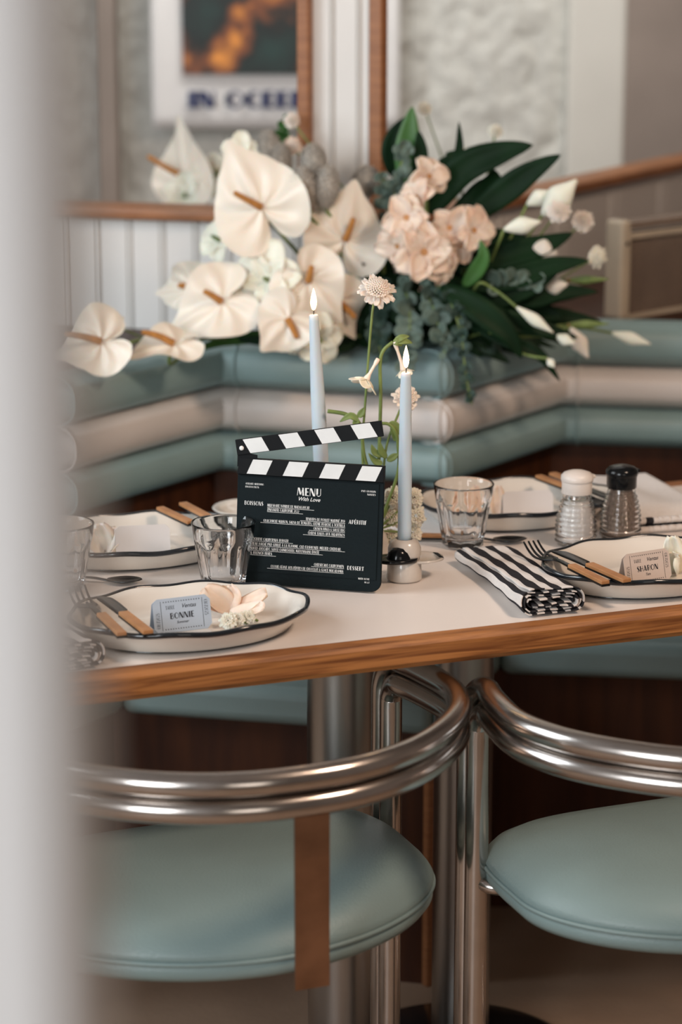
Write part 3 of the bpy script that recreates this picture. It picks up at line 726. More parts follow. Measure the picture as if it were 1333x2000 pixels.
def fit(s, x0, x1, y, h, heavy=1.0, ul=None):                            # text between two fractions of the board width
    cond = (x1-x0)*W/text_w(s, h, 1, .1)
    letters(tx, s, OT(x0, y), X, Y, h, cond, heavy=heavy, gap=.1)
    if ul: a, b = ul[0]*W, ul[1]*W; tx.add([P2(a, y*BH-.00135, Z), P2(b, y*BH-.00135, Z), P2(b, y*BH-.0009, Z), P2(a, y*BH-.0009, Z)], [(0, 1, 2, 3)])
fit('ATELIER WEDDING', .058, .186, .790, .0024, 1.1); fit('PRODUCTION', .058, .153, .765, .0024, 1.1)
fit('PNY GRASLIN', .852, .950, .788, .0024, 1.1); fit('NANTES', .893, .950, .763, .0024, 1.1)
fit('BOISSONS', .055, .187, .628, .0053, 1.1)
fit('MILKSHAKE VANILLE DE MADAGASCAR', .213, .505, .625, .0036, 1.15, (.213, .535)); fit('ZINFANDEL CALIFORNIE 2022', .213, .434, .590, .0036, 1.15, (.213, .459))
fit('APÉRITIF', .773, .897, .530, .0053, 1.1)
for t_, x0, u0, y_ in (('TENDERS DE POULET MARINÉ ZUH', .48, .442, .536), ('GUACAMOLE MAISON, SALSA DE TOMATES, CRÈME FRAICHE & TORTILLA', .19, .169, .501), ('OIGNON RINGS & SAUCE BBQ', .535, .503, .464), ('CHEESE BALLS AUX JALAPENOS', .498, .464, .427)):
    fit(t_, x0, .750, y_, .0036, 1.15, (u0, .750))
for t_, x1, u1, y_ in (('GOODBYE CALIFORNIA BURGER', .368, .397, .350), ('STEAK HACHÉ PNY GRILLÉ À LA FLAMME, OLD-FASHIONED MELTED CHEDDAR,', .730, .754, .312), ('SLICED AVOCADO, SAUCE CHIMICHURRI, MAYONNAISE ÉPICÉE', .580, .603, .275), ('& FRENCH FRIES', .257, .282, .238)):
    fit(t_, .105, x1, y_, .0036, 1.15, (.105, u1))
fit('DESSERT', .773, .888, .165, .0053, 1.1)
fit('CHEESECAKE CALIFORNIEN', .546, .751, .178, .0036, 1.15, (.527, .751)); fit('COOKIE GÉANT AUX PÉPITES DE CHOCOLAT & GLACE MACADAMIA', .249, .749, .139, .0036, 1.15, (.224, .749))
fit('WITH LOVE', .850, .928, .095, .0024, 1.1); fit('M & F', .893, .928, .068, .0024, 1.1)
tx.build('lettering', 'ink', mn, smooth=False)

# ================================================================ place cards
def place_card(pos, ang, m, name, line3, lab, back=False):
    c = thing('place_card', lab, 'place card', pos, group='folded ticket place cards')
    Wc, Hc = .075, .042; ti = math.radians(14)
    X = V((math.cos(ang), math.sin(ang), 0)); nr = V((X.y, -X.x, 0)); Y = V((0, 0, 1))*math.cos(ti) - nr*math.sin(ti); Nf = X.cross(Y)
    Yb = V((0, 0, 1))*math.cos(ti) + nr*math.sin(ti)
    o = V(pos) - X*(Wc/2) + nr*(Hc*math.sin(ti)); ob = V(pos) - X*(Wc/2) - nr*(Hc*math.sin(ti))
    ch_ = .006
    out = [(ch_, 0), (Wc-ch_, 0), (Wc-ch_*.9, 0), (Wc, ch_), (Wc, Hc-ch_), (Wc-ch_, Hc), (ch_, Hc), (0, Hc-ch_), (0, ch_)]
    sc_ = []
    def edge():
        q = []
        for (ax, ay), (bx, by) in zip([(ch_, 0), (Wc, ch_), (Wc-ch_, Hc), (0, Hc-ch_)], [(Wc-ch_, 0), (Wc, Hc-ch_), (ch_, Hc), (0, ch_)]): q += [(ax, ay), (bx, by)]
        return q
    e = edge()
    MB().plate([o + X*a + Y*b for a, b in e], -Nf, .0004).build('front_panel', m, c, smooth=False)
    Nb = X.cross(Yb)
    MB().plate([ob + X*a + Yb*b for a, b in e], -Nb, .0004).build('back_panel', m, c, smooth=False)
    if name:
        t = MB(); q = lambda a, b: o + X*a + Y*b + Nf*.0002
        Wt = letters(t, 'TABLE', q(.0165, .0285), X, Y, .0045, .75, heavy=.8)
        script_text(t, 'Ventas', q(.0475, .0290), X, Y, .0052)
        letters(t, name, q(Wc/2, .0165), X, Y, .0072, 1.0, align='c', heavy=1.2)
        script_text(t, line3, q(Wc/2, .0105), X, Y, .0034)
        for xx in (.0105, Wc-.0105):
            t.add([q(xx-.00025, .003), q(xx+.00025, .003), q(xx+.00025, Hc-.003), q(xx-.00025, Hc-.003)], [(0, 1, 2, 3)])
        for yy in (.0042, Hc-.0042):
            for k in range(15):
                x0 = .0145 + k*.0033; t.add([q(x0-.0006, yy-.0006), q(x0+.0006, yy-.0006), q(x0+.0006, yy+.0006), q(x0-.0006, yy+.0006)], [(0, 1, 2, 3)])
        letters(t, '01072025', q(.0082, .0062), Y, -X, .0048, .75, heavy=.8)
        letters(t, '01072025', q(Wc-.0082, Hc-.0062), -Y, X, .0048, .75, heavy=.8)
        t.build('lettering', 'blackink', c, smooth=False)
    return c
fz = .7562
pc = PZ(353, 1233, fz); place_card(pc+V((0, .010, 0)), math.radians(24), 'cardblue', 'BONNIE', 'Sommer', 'pale blue ticket place card printed BONNIE on the front left plate')
pc = PZ(1262, 1139, fz); place_card(pc+V((0, .010, 0)), math.radians(30), 'cardbeige', 'SHARON', 'Tate', 'beige ticket place card printed SHARON on the front right plate')
pc = PZ(279, 1082, fz); place_card(pc+V((0, .0, 0)), math.radians(10), 'cardwhite', None, None, 'blank pale place card back on the far left plate')
pc = PZ(1030, 1012, fz); place_card(pc+V((0, .0, 0)), math.radians(10), 'cardwhite', None, None, 'blank pale place card back on the far right plate')

# ================================================================ candles
def flame(mb, c, h):
    mb.lathe([(.0001, 0), (.0022, .002), (.0036, h*.22), (.0041, h*.36), (.0034, h*.58), (.0018, h*.8), (.0001, h)], 20, c)
def candle(base, top, r0, r1, lab, warm):
    base, top = V(base), V(top); c = thing('candle', lab, 'candle', base, group='pale blue taper candles'); d = (top-base).normalized()
    x = d.cross(V((0, 1, 0))).normalized(); y = d.cross(x); L = (top-base).length
    MB().lathe([(r0, 0), (r0, L*.1), (r0*.98, L*.4), (r0*.9, L*.65), (r1*1.18, L*.88), (r1*1.05, L*.97), (r1*.97, L-.0015), (r1*.8, L), (r1*.4, L-.001), (.0001, L-.0015)], 32, base, ax=(x, y, d)).build('taper', 'wax', c)
    MB().tube([top-V((0, 0, .002)), top+V((.0003, 0, .005)), top+V((-.0002, 0, .008))], .0007, 6).build('wick', 'blackink', c)
    f = MB(); flame(f, top+V((0, 0, .0055)), .030); f.build('flame', 'flame', c)
    l = bpy.data.lights.new('candle_glow', 'POINT'); l.energy = .16; l.color = (1, .62, .32); l.shadow_soft_size = .006
    lo = bpy.data.objects.new('candle_glow', l); COL.objects.link(lo); lo.location = top+V((0, 0, .022))
hp = PZ(790, 1131, .75)
cr_ = V((hp.x, hp.y, .797))
ctop = PY(793.5, 727, hp.y)
candle(cr_, ctop, .0092, .0064, 'pale blue taper candle burning in the speckled ceramic holder', 0)
lb_ = PY(634, 1040, 3.215); lt = PY(613, 614, 3.235)
candle(V((lb_.x, lb_.y, .795)), lt, .0105, .0062, 'taller pale blue taper candle burning behind the menu board, leaning left', 0)
# speckled ceramic holder
h = thing('candle_holder', 'speckled ceramic candle holder with black glazed dish beside the menu board', 'candle holder', (hp.x, hp.y, .7505))
MB().lathe([(0, 0), (.0228, 0), (.0236, .002), (.0232, .012), (.0225, .024), (.021, .027)], 48).build('foot', 'stone', h, world=False)
MB().lathe([(.0001, .025), (.020, .027), (.0222, .034), (.0222, .043), (.0188, .0515), (.0135, .0555), (.0112, .0555), (.0105, .050), (.0105, .046), (.0001, .046)], 48).build('cup', 'stone', h, world=False)
def dish(a, b):
    th = 2*PI*a; r = .0285*b; k = 1+.10*math.cos(2*th)
    return V((-.014+r*k*math.cos(th)*1.0, -.012+r*.8*math.sin(th), .026+.004*b*b+.004*math.sin(PI*b)))
MB().grid(dish, 36, 8).build('black_dish', 'black', h, world=False, solid=.004, label='glossy black glazed dish wrapped round the front')
MB().lathe([(.0001, .048), (.008, .0465), (.0135, .041), (.0162, .034), (.0165, .030), (.0001, .029)], 32, (-.008, -.0165, 0), fn=lambda r, z, a, k: (r, r*.8, z)).build('black_knob', 'black', h, world=False)
def sau(a, b):
    th = 2*PI*a; r = .033*b
    return V((.020+r*math.cos(th), .014+r*.85*math.sin(th), .020+.006*b*b))
MB().grid(sau, 40, 8).build('saucer_wing', 'stone', h, world=False, solid=.003)
mb = MB()
for k in range(7):
    mb.tube([(.040+.0018*k*.6, .032-.0035*k, .0275+.0004*(k % 2)), (.046+.001*k, .028-.0036*k, .0278)], .0008, 6)
mb.build('painted_strokes', 'black', h, world=False)
# plain low holder under the far candle
h2 = thing('candle_holder', 'pale ceramic candle holder standing hidden behind the menu board', 'candle holder', (lb_.x, lb_.y, .7505))
MB().lathe([(0, 0), (.024, 0), (.0245, .003), (.022, .020), (.0205, .034), (.0165, .044), (.0125, .0455), (.0125, .044), (.0001, .044)], 40).build('cup', 'stone', h2, world=False)

# ================================================================ flowers: helpers
def petal(mb, base, d, nr, L, Wd, curl=.3, ruf=0, cup=.2, nu=8, nv=4, tipw=.15, blunt=1.0, seed=0):
    d = V(d).normalized(); nr = V(nr); nr = (nr - d*nr.dot(d)).normalized(); s = d.cross(nr); base = V(base)
    def f(a, b):
        q = 2*b-1; wd = Wd/2*(max(0, math.sin(PI*min(1, (a*.92+.04))))**(.75*blunt)); 
        if a < .08: wd = max(wd, Wd*.12)
        z = curl*L*a*a + cup*wd*q*q + ruf*Wd*a*math.sin(7*q+seed+4*a)*abs(q)
        return base + d*(L*(a - .25*abs(curl)*a*a)) + s*(wd*q) + nr*z
    mb.grid(f, nu, nv)
def leafshape(mb, pts, Wd, nr, fold=.25, nu=14):
    c = cr(pts, 5); n = len(c)-1; nr = V(nr); vs = []; fs = []
    for i, p in enumerate(c):
        a = i/n; t = (c[min(n, i+1)]-c[max(0, i-1)]).normalized(); s = t.cross(nr).normalized(); m_ = s.cross(t)
        wd = Wd/2*math.sin(PI*a**.75)**.85 if 0 < a < 1 else .0004
        for q in (-1, -.5, 0, .5, 1): vs.append(p + s*(wd*q) + m_*(fold*wd*(abs(q)**1.4) + .03*wd*math.sin(9*a+3*q)))
    for i in range(n):
        for j in range(4): fs.append((i*5+j, (i+1)*5+j, (i+1)*5+j+1, i*5+j+1))
    mb.add(vs, fs)
TRAY = V((.10, 4.02, .915))
tray = MB().box((.07, 4.075, .918), (.42, .10, .05), rot=-.28).build('flower_foam', 'eucadark', smooth=False, bevel=.012)
tag(tray, 'dark green flower foam block hidden under the arrangement on the banquette ledge', 'flower foam')
def scr(px, py): return V((px, 0, -py))                                  # picture-plane direction to world
FACE = V((0, -1, .22)).normalized()
def anthurium(u, v, Y, L, tip_deg, wide, yaw, pitch, sp_dx, sp_dy, lab, group='anthuriums in the ledge arrangement', stem_to=None, m='spathe', sl=.4, name='anthurium'):
    """u,v = base of the spadix; L = length in metres; tip_deg = direction of the tip, 0 right, 90 up"""
    b = PY(u, v, Y); sroot = stem_to or (TRAY + V((rnd.uniform(-.12, .1), rnd.uniform(-.02, .03), 0)))
    c = thing(name, lab, 'flower', b, group=group)
    n = V((math.sin(math.radians(yaw))*1.0, -math.cos(math.radians(yaw))*math.cos(math.radians(pitch)), math.sin(math.radians(pitch)))).normalized()
    t = V((math.cos(math.radians(tip_deg)), 0, math.sin(math.radians(tip_deg)))); t = (t - n*t.dot(n)).normalized(); s = n.cross(t)
    tabx = [0, 20, 45, 75, 105, 135, 155, 170, 180]; taby = [1.0, .70, .60, .60, .63, .66, .60, .44, .12]
    def rr(ph):
        ph = abs(ph)
        for i in range(8):
            if ph <= tabx[i+1]: k = (ph-tabx[i])/(tabx[i+1]-tabx[i]); k = 1-(1-k)**1.7 if i == 0 else k; k = k*k*(3-2*k) if i in (6, 7) else k; return taby[i]*(1-k)+taby[i+1]*k
        return .1
    def f(a, b_):
        ph = -180+360*a; r = rr(ph)*L*b_; pr = math.radians(ph)
        side = wide if abs(ph) > 0 else 1
        x = math.cos(pr)*r; y = math.sin(pr)*r*wide*1.12
        z = .10*L*(b_**2)*(.5-.5*math.cos(2*pr)) - .12*L*max(0, math.cos(pr))*b_**2.2 + .005*L/.15*math.sin(abs(pr)*7 + 3.5*b_)*math.sin(PI*b_)*.8 + .012*math.sin(3*pr+u)*b_*b_
        if abs(ph) < 14: z -= 0
        return b + t*x + s*y + n*z
    MB().grid(f, 72, 14).build('spathe', m, c, sub=1)
    sd = (V((sp_dx, 0, -sp_dy)).normalized()*1.0 + n*.35).normalized(); sl_ = L*sl
    q0 = b + n*.003; pts = cr([q0, q0+sd*sl_*.5+n*.004, q0+sd*sl_], 6)
    MB().tube(pts, [.0062*(1-.35*i/(len(pts)-1)) for i in range(len(pts)-1)]+[.002], 12).build('spadix', 'spadix', c)
    MB().tube(cr([b-n*.002, b-n*.03+V((0, 0, -.01)), (b+sroot)/2+V((0, .01, .0)), sroot], 6), .0032, 8).build('stem', 'stem', c)
AG = 'anthuriums in the ledge arrangement'
anthurium(510, 405, 3.92, .130, 118, .90, -8, 12, -60, -33, 'largest cream anthurium standing tallest left of the candles')
anthurium(674, 468, 3.94, .104, 78, 1.0, 12, 8, 14, -45, 'upright cream anthurium right of the grey seed heads')
anthurium(432, 590, 3.88, .106, 205, .95, -10, 30, -32, -17, 'broad cream anthurium spreading over the beadboard, left centre', sl=.32)
anthurium(370, 560, 3.99, .085, 185, .70, -30, 10, -32, -5, 'narrow cream anthurium seen sideways behind the broad left one', sl=.2)
anthurium(602, 550, 3.88, .088, 310, 1.05, 6, 18, 6, -28, 'peachy cream anthurium directly above the taller candle flame', sl=.33)
anthurium(663, 592, 3.92, .072, 300, 1.0, 25, 5, 30, 36, 'cream anthurium partly hidden right of the taller candle', sl=.5)
anthurium(562, 625, 3.84, .070, 232, 1.1, 5, 25, 14, 34, 'low cream anthurium drooping over the banquette left of the taller candle', sl=.5)
anthurium(338, 673, 3.80, .088, 205, .62, 10, 55, -62, -6, 'cream anthurium lying flat along the top of the left banquette', sl=.62, stem_to=PY(440, 660, 3.95))
anthurium(195, 668, 3.74, .086, 200, 1.0, 0, 35, -70, -4, 'blush white anthurium lying at the far left beside the white column', sl=.7, stem_to=PY(330, 668, 3.93))
anthurium(362, 345, 4.58, .130, 117, .75, -38, 5, -50, -36, 'cream anthurium seen sideways beyond the left opening', sl=.62, stem_to=V((-.34, 4.50, 1.03)), group=None)
# white lilies
def lily(u, v, Y, R, n, yaw, pitch, lab, m='lily', stem_to=None, group='white lilies in the ledge arrangement', cat='flower'):
    b = PY(u, v, Y); c = thing('lily', lab, cat, b, group=group)
    nr = V((math.sin(math.radians(yaw)), -math.cos(math.radians(yaw)), math.sin(math.radians(pitch)))).normalized()
    x = nr.cross(V((0, 0, 1))).normalized(); y = x.cross(nr)
    for k in range(n):
        a = 2*PI*k/n+.4; d = (x*math.cos(a)+y*math.sin(a) + nr*.45)
        mb = MB(); petal(mb, b, d, nr, R*(1 if k % 2 else .9), R*.85, curl=-.3, cup=.45, ruf=.05, seed=k, blunt=.6, nv=6); mb.build('petal', m, c, solid=.0008)
    mb = MB(); mb.lathe([(.0001, 0), (.004, .004), (.003, .02), (.0001, .026)], 10, b, ax=(x, y, nr)); mb.build('centre', 'stem', c)
    MB().tube(cr([b, b-nr*.03, stem_to or TRAY], 6), .003, 8).build('stem', 'stem', c)
lily(525, 548, 3.90, .070, 5, -20, 20, 'open white lily in the middle of the anthuriums')
lily(560, 640, 3.90, .050, 5, -10, -20, 'white lily hanging down left of the taller candle flame')
lily(620, 660, 3.86, .048, 5, 20, -10, 'white lily resting on the banquette right of the taller candle')
lily(470, 690-90, 3.97, .045, 5, -20, 10, 'white lily showing between the broad anthurium and the largest anthurium')
lily(430, 470, 4.02, .045, 5, -40, 30, 'white lily just left of the largest anthurium')
lily(362, 385, 4.56, .052, 5, 0, 30, 'bright white lily beyond the left opening, lowest on the rail', stem_to=V((-.3, 4.52, 1.03)), group=None)
lily(418, 345, 4.58, .052, 4, 30, 50, 'closed white lily beyond the left opening beside the largest anthurium', stem_to=V((-.26, 4.5, 1.03)), group=None)
lily(470, 300, 4.10, .040, 5, 0, 20, 'small cream lily peeking above the largest anthurium')
# peach gladiolus blooms
def bloom_mesh(b, R, nr, m, c, seed):
    nr = V(nr).normalized(); x = nr.cross(V((0, 0, 1))).normalized(); y = x.cross(nr); r2 = random.Random(seed)
    fl = thing_part = MB()
    for k in range(6):
        a = 2*PI*k/6 + (.3 if k % 2 else 0) + seed; d = x*math.cos(a)+y*math.sin(a)+nr*(.55 if k % 2 else .35)
        petal(fl, b, d, nr, R*r2.uniform(.85, 1.1), R*r2.uniform(.75, .95), curl=-.28, cup=.42, ruf=.15, seed=k*2+seed, nu=10, nv=8, blunt=.85)
    o = fl.build('bloom', m, c, solid=.0007)
    t = MB(); t.lathe([(.0001, .001), (R*.07, R*.02), (R*.12, R*.08), (R*.09, R*.085), (.0001, R*.03)], 14, b, ax=(x, y, nr)); t.build('throat', 'throat', o, world=True)
def gladiolus(lab, blooms, root, top, m='peach'):
    c = thing('gladiolus', lab, 'flower', root, group='peach gladioli in the ledge arrangement')
    MB().tube(cr([root, (V(root)+V(top))/2+V((0, .01, 0)), top], 6), .004, 8).build('stem', 'stem', c)
    for i, (u, v, Y, R, yaw, pi_) in enumerate(blooms):
        nr = V((math.sin(math.radians(yaw)), -math.cos(math.radians(yaw)), math.sin(math.radians(pi_))))
        bloom_mesh(PY(u, v, Y), R, nr, m, c, i+len(blooms))
gladiolus('peach gladiolus spike standing upright with ruffled blooms above the right candle', [(838, 345, 3.93, .038, 25, 20), (815, 385, 3.90, .036, -30, 20), (795, 425, 3.88, .044, -10, 10), (778, 480, 3.87, .040, -35, -10), (828, 492, 3.85, .052, 10, 5), (862, 520, 3.86, .036, 40, -20)], TRAY+V((.04, 0, 0)), PY(835, 360, 3.97))
gladiolus('shorter peach gladiolus spike leaning right beside the dark leaves', [(878, 445, 3.89, .040, 10, 10), (925, 450, 3.88, .042, 35, 10), (900, 480, 3.88, .032, 20, -25)], TRAY+V((.09, 0, 0)), PY(920, 450, 3.93))
# grey fuzzy seed heads
def seedhead(u, v, Y, r, l, lab, lean=0):
    b = PY(u, v, Y); c = thing('seed_head', lab, 'seed head', b, group='grey woolly seed heads in the ledge arrangement')
    mb = MB(); d = V((math.sin(lean), 0, math.cos(lean))); x = d.cross(V((0, 1, 0))).normalized(); y = d.cross(x)
    mb.lathe([(r*math.sin(PI*(.04+.92*i/18))**.7, -l/2+l*i/18) for i in range(19)], 26, b, ax=(x, y, d), fn=lambda r_, z, a, k: (r_*(1+.10*math.sin(a*9+k*2.4)), r_*(1+.10*math.sin(a*9+k*2.4)), z))
    for i in range(150):
        a = i*2.39996; z = -1+2*(i+.5)/150; rr_ = math.sqrt(1-z*z)
        p = b + x*(r*rr_*math.cos(a)) + y*(r*rr_*math.sin(a)) + d*(l/2*z); q = p + (p-b).normalized()*.0055
        mb.tube([p, q], [.0022, .0004], 4)
    mb.build('head', 'fuzz', c)
    MB().tube(cr([b-d*l/2, (b+TRAY)/2, TRAY+V((-.03, .02, 0))], 5), .0028, 7).build('stem', 'stem', c)
for i, (u, v, Y, r, l, lab) in enumerate([
    (526, 290, 4.10, .018, .055, 'grey woolly seed head furthest left, beside the tip of the largest anthurium'),
    (548, 318, 4.08, .017, .06, 'grey woolly seed head just behind the largest anthurium'),
    (612, 315, 3.98, .019, .052, 'grey woolly seed head topmost in front of the left wooden frame'),
    (592, 370, 3.93, .020, .070, 'grey woolly seed head low, left of a matching pair'),
    (638, 366, 3.94, .019, .066, 'grey woolly seed head low, right of a matching pair'),
    (714, 355, 4.04, .020, .050, 'grey woolly seed head alone under the right wooden frame')]): seedhead(u, v, Y, r, l, lab, (-.1, .05, .0, -.08, .12, .3)[i])
# dark lance leaves
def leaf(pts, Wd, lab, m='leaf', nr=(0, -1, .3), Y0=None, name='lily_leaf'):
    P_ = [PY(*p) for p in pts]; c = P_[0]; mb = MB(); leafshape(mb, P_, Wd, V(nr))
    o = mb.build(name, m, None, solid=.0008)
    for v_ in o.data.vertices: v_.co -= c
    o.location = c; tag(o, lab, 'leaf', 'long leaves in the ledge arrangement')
Ls = [
 ([(840, 420, 3.98), (900, 335, 3.97), (975, 300, 3.96), (1042, 283, 3.95)], .052, 'long dark green leaf reaching up right towards the smooth pilaster', 'leaf'),
 ([(900, 440, 3.97), (985, 375, 3.96), (1040, 335, 3.95), (1096, 302, 3.94)], .045, 'dark green leaf with its tip crossing the right wooden rail', 'leaf'),
 ([(795, 370, 4.0), (798, 310, 4.0), (800, 260, 4.0), (806, 208, 4.0)], .046, 'bright green upright leaf beside the right wooden frame', 'leafmid'),
 ([(775, 350, 4.03), (765, 300, 4.03), (775, 260, 4.03), (800, 225, 4.03)], .035, 'dark green leaf behind the bright upright leaf', 'leaf'),
 ([(815, 350, 3.99), (822, 300, 3.99), (818, 255, 3.99)], .026, 'narrow dark leaf right of the bright upright leaf', 'leaf'),
 ([(885, 380, 4.0), (893, 330, 4.0), (898, 285, 4.0), (897, 238, 4.0)], .018, 'slim upright dark leaf against the plaster wall', 'leaf'),
 ([(830, 400, 4.0), (860, 350, 4.0), (900, 315, 4.0), (870, 300, 4.0)], .05, 'broad dark leaf behind the topmost peach bloom', 'leaf'),
 ([(880, 430, 4.0), (930, 400, 4.0), (960, 360, 3.99), (965, 330, 3.98)], .055, 'broad dark leaf between the two long right leaves', 'leaf'),
 ([(905, 560, 3.88), (930, 530, 3.87), (945, 500, 3.86), (938, 468, 3.86)], .026, 'small bright green leaf curling up below the shorter gladiolus', 'leafmid'),
 ([(890, 640, 3.90), (960, 590, 3.90), (1040, 560, 3.9), (1100, 520, 3.9)], .035, 'dark leaf sweeping right across the lower bouquet', 'leaf'),
 ([(900, 560, 3.9), (990, 545, 3.9), (1080, 520, 3.9), (1150, 508, 3.9)], .040, 'dark leaf pointing right beneath the white calla', 'leaf'),
 ([(880, 600, 3.88), (960, 620, 3.86), (1050, 640, 3.86), (1130, 660, 3.86)], .038, 'dark leaf pointing right along the top of the banquette', 'leaf'),
 ([(900, 520, 3.92), (980, 500, 3.92), (1060, 480, 3.92), (1120, 455, 3.92)], .045, 'dark leaf behind the calla on the right', 'leaf'),
 ([(860, 560, 3.86), (930, 600, 3.84), (990, 650, 3.83), (1020, 700, 3.83)], .042, 'dark leaf hanging over the banquette corner', 'leaf'),
 ([(900, 620, 3.88), (980, 660, 3.86), (1050, 690, 3.85), (1095, 745, 3.85)], .024, 'narrow dark leaf drooping over the white roll', 'leaf'),
 ([(960, 560, 3.93), (1030, 580, 3.93), (1090, 570, 3.93), (1170, 570, 3.93)], .038, 'dark leaf pointing at the small heater box', 'leaf'),
 ([(830, 540, 3.95), (880, 570, 3.93), (930, 620, 3.92), (960, 680, 3.92)], .055, 'broad dark leaf under the lowest peach bloom', 'leaf'),
 ([(760, 620, 3.93), (800, 600, 3.92), (850, 610, 3.92), (900, 660, 3.92)], .05, 'dark leaf low behind the right candle flame', 'leaf'),
 ([(860, 470, 3.98), (920, 480, 3.98), (990, 470, 3.98), (1040, 430, 3.98)], .055, 'dark leaf filling the bouquet behind the shorter gladiolus', 'leaf'),
 ([(740, 560, 3.98), (700, 600, 3.97), (690, 640, 3.96), (720, 680, 3.96)], .05, 'dark leaf showing behind the scabiosa stem', 'leaf'),
 ([(740, 540, 4.0), (780, 580, 3.98), (800, 640, 3.97), (790, 690, 3.97)], .06, 'dark leaf right of the scabiosa stem', 'leaf'),
 ([(600, 650, 3.99), (500, 658, 3.98), (430, 668, 3.95), (370, 690, 3.9)], .022, 'green leaf trailing left along the top of the banquette', 'leafmid'),
 ([(700, 670, 3.95), (640, 672, 3.95), (560, 668, 3.96), (450, 662, 3.97)], .035, 'dark leaf lying behind the low anthuriums', 'leaf'),
 ([(950, 500, 3.95), (980, 540, 3.95), (1000, 600, 3.94), (990, 660, 3.93)], .05, 'dark leaf hanging behind the green calla bud', 'leaf'),
 ([(900, 480, 3.99), (950, 540, 3.98), (1040, 600, 3.97), (1100, 620, 3.96)], .06, 'broad dark leaf deep in the right half of the bouquet', 'leaf'),
]
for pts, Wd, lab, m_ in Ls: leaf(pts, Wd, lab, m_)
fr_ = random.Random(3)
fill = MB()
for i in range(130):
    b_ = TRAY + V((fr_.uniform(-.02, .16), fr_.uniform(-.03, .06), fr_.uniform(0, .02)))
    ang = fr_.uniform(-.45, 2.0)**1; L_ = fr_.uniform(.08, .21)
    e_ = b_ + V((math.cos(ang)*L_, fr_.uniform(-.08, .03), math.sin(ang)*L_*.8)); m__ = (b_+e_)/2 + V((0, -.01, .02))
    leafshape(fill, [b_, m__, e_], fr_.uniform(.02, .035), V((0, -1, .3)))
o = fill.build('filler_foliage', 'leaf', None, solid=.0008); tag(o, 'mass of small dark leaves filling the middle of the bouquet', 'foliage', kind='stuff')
# eucalyptus sprays
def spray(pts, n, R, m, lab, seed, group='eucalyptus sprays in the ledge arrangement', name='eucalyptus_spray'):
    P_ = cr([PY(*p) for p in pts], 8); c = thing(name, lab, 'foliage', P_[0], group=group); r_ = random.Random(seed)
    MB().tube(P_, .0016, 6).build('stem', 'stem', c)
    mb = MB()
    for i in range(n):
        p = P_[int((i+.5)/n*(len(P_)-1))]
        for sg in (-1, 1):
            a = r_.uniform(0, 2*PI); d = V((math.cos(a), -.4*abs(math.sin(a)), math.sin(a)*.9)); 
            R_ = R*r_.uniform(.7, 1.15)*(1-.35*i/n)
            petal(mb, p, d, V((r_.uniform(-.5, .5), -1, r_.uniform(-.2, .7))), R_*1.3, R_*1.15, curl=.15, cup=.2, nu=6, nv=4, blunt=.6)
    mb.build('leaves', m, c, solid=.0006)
spray([(770, 400, 3.98), (775, 350, 3.98), (790, 300, 3.98), (785, 285, 3.98)], 13, .018, 'euca', 'pale grey green eucalyptus sprig rising beside the right wooden frame', 1)
spray([(760, 440, 4.0), (755, 380, 4.0), (745, 335, 4.0)], 11, .018, 'euca', 'pale eucalyptus sprig low behind the upright anthurium', 2)
spray([(790, 560, 3.93), (800, 600, 3.90), (800, 650, 3.88), (790, 690, 3.87), (790, 720, 3.86)], 14, .023, 'euca', 'grey green eucalyptus hanging behind the right candle flame', 3)
spray([(830, 560, 3.9), (850, 610, 3.87), (860, 650, 3.85), (870, 690, 3.84)], 14, .023, 'euca', 'grey green eucalyptus falling just right of the right candle', 4)
spray([(870, 560, 3.88), (900, 620, 3.84), (905, 680, 3.82), (912, 740, 3.815), (922, 790, 3.81)], 20, .013, 'eucadark', 'trailing eucalyptus strand hanging down over the banquette corner', 5)
spray([(850, 550, 3.88), (880, 590, 3.85), (895, 630, 3.83), (900, 660, 3.83)], 14, .014, 'eucadark', 'small leaved eucalyptus sprig above the banquette corner', 6)
spray([(760, 560, 3.95), (750, 610, 3.93), (740, 650, 3.92), (745, 690, 3.9)], 12, .024, 'eucadark', 'dark eucalyptus sprig between the scabiosa stem and the flame', 7)
spray([(960, 560, 3.9), (1010, 545, 3.9), (1060, 555, 3.9)], 8, .022, 'euca', 'pale eucalyptus sprig deep among the right leaves', 8)
spray([(545, 320, 4.15), (548, 270, 4.15), (560, 235, 4.15)], 9, .016, 'leafmid', 'green sprig rising behind the grey seed heads', 9)
# callas, peace lilies and small white flowers on the right
def calla(base, tip, Y, Wd, lab, m='lily', stem=None, name='calla_lily', group='calla lilies on the right of the arrangement'):
    a, b = PY(*base, Y), PY(*tip, Y-.01); d = b-a; L = d.length; d.normalize()
    c = thing(name, lab, 'flower', a, group=group)
    x = d.cross(V((0, 1, 0))).normalized(); y = d.cross(x)
    def f(s, t):
        th = -PI*.9 + 1.8*PI*s; k = t; r = Wd/2*(.15+.95*math.sin(PI*.5*min(1, k*1.25)))*(1 if k < .55 else 1-(k-.55)/.45*(1-max(0, math.cos(th))**2*.15)*.9)
        return a + d*(L*k*(1-.35*(abs(th)/PI)**2)) + x*(r*math.sin(th)) + y*(r*.7*math.cos(th))
    MB().grid(f, 16, 10).build('spathe', m, c, solid=.0008)
    MB().tube([a+d*L*.1, a+d*L*.55], [.003, .0015], 8).build('spadix', 'throat', c)
    s_ = [PY(*q) for q in stem] if stem else [TRAY+V((.1, 0, .0))]
    MB().tube(cr([a]+s_+[TRAY+V((.1, 0, 0))], 6), .0022, 7).build('stem', 'stem', c)
calla((985, 448), (1058, 432), 3.88, .030, 'white calla lying sideways on the dark leaves')
calla((1060, 420), (1128, 350), 3.92, .046, 'white calla opening up against the right wooden rail')
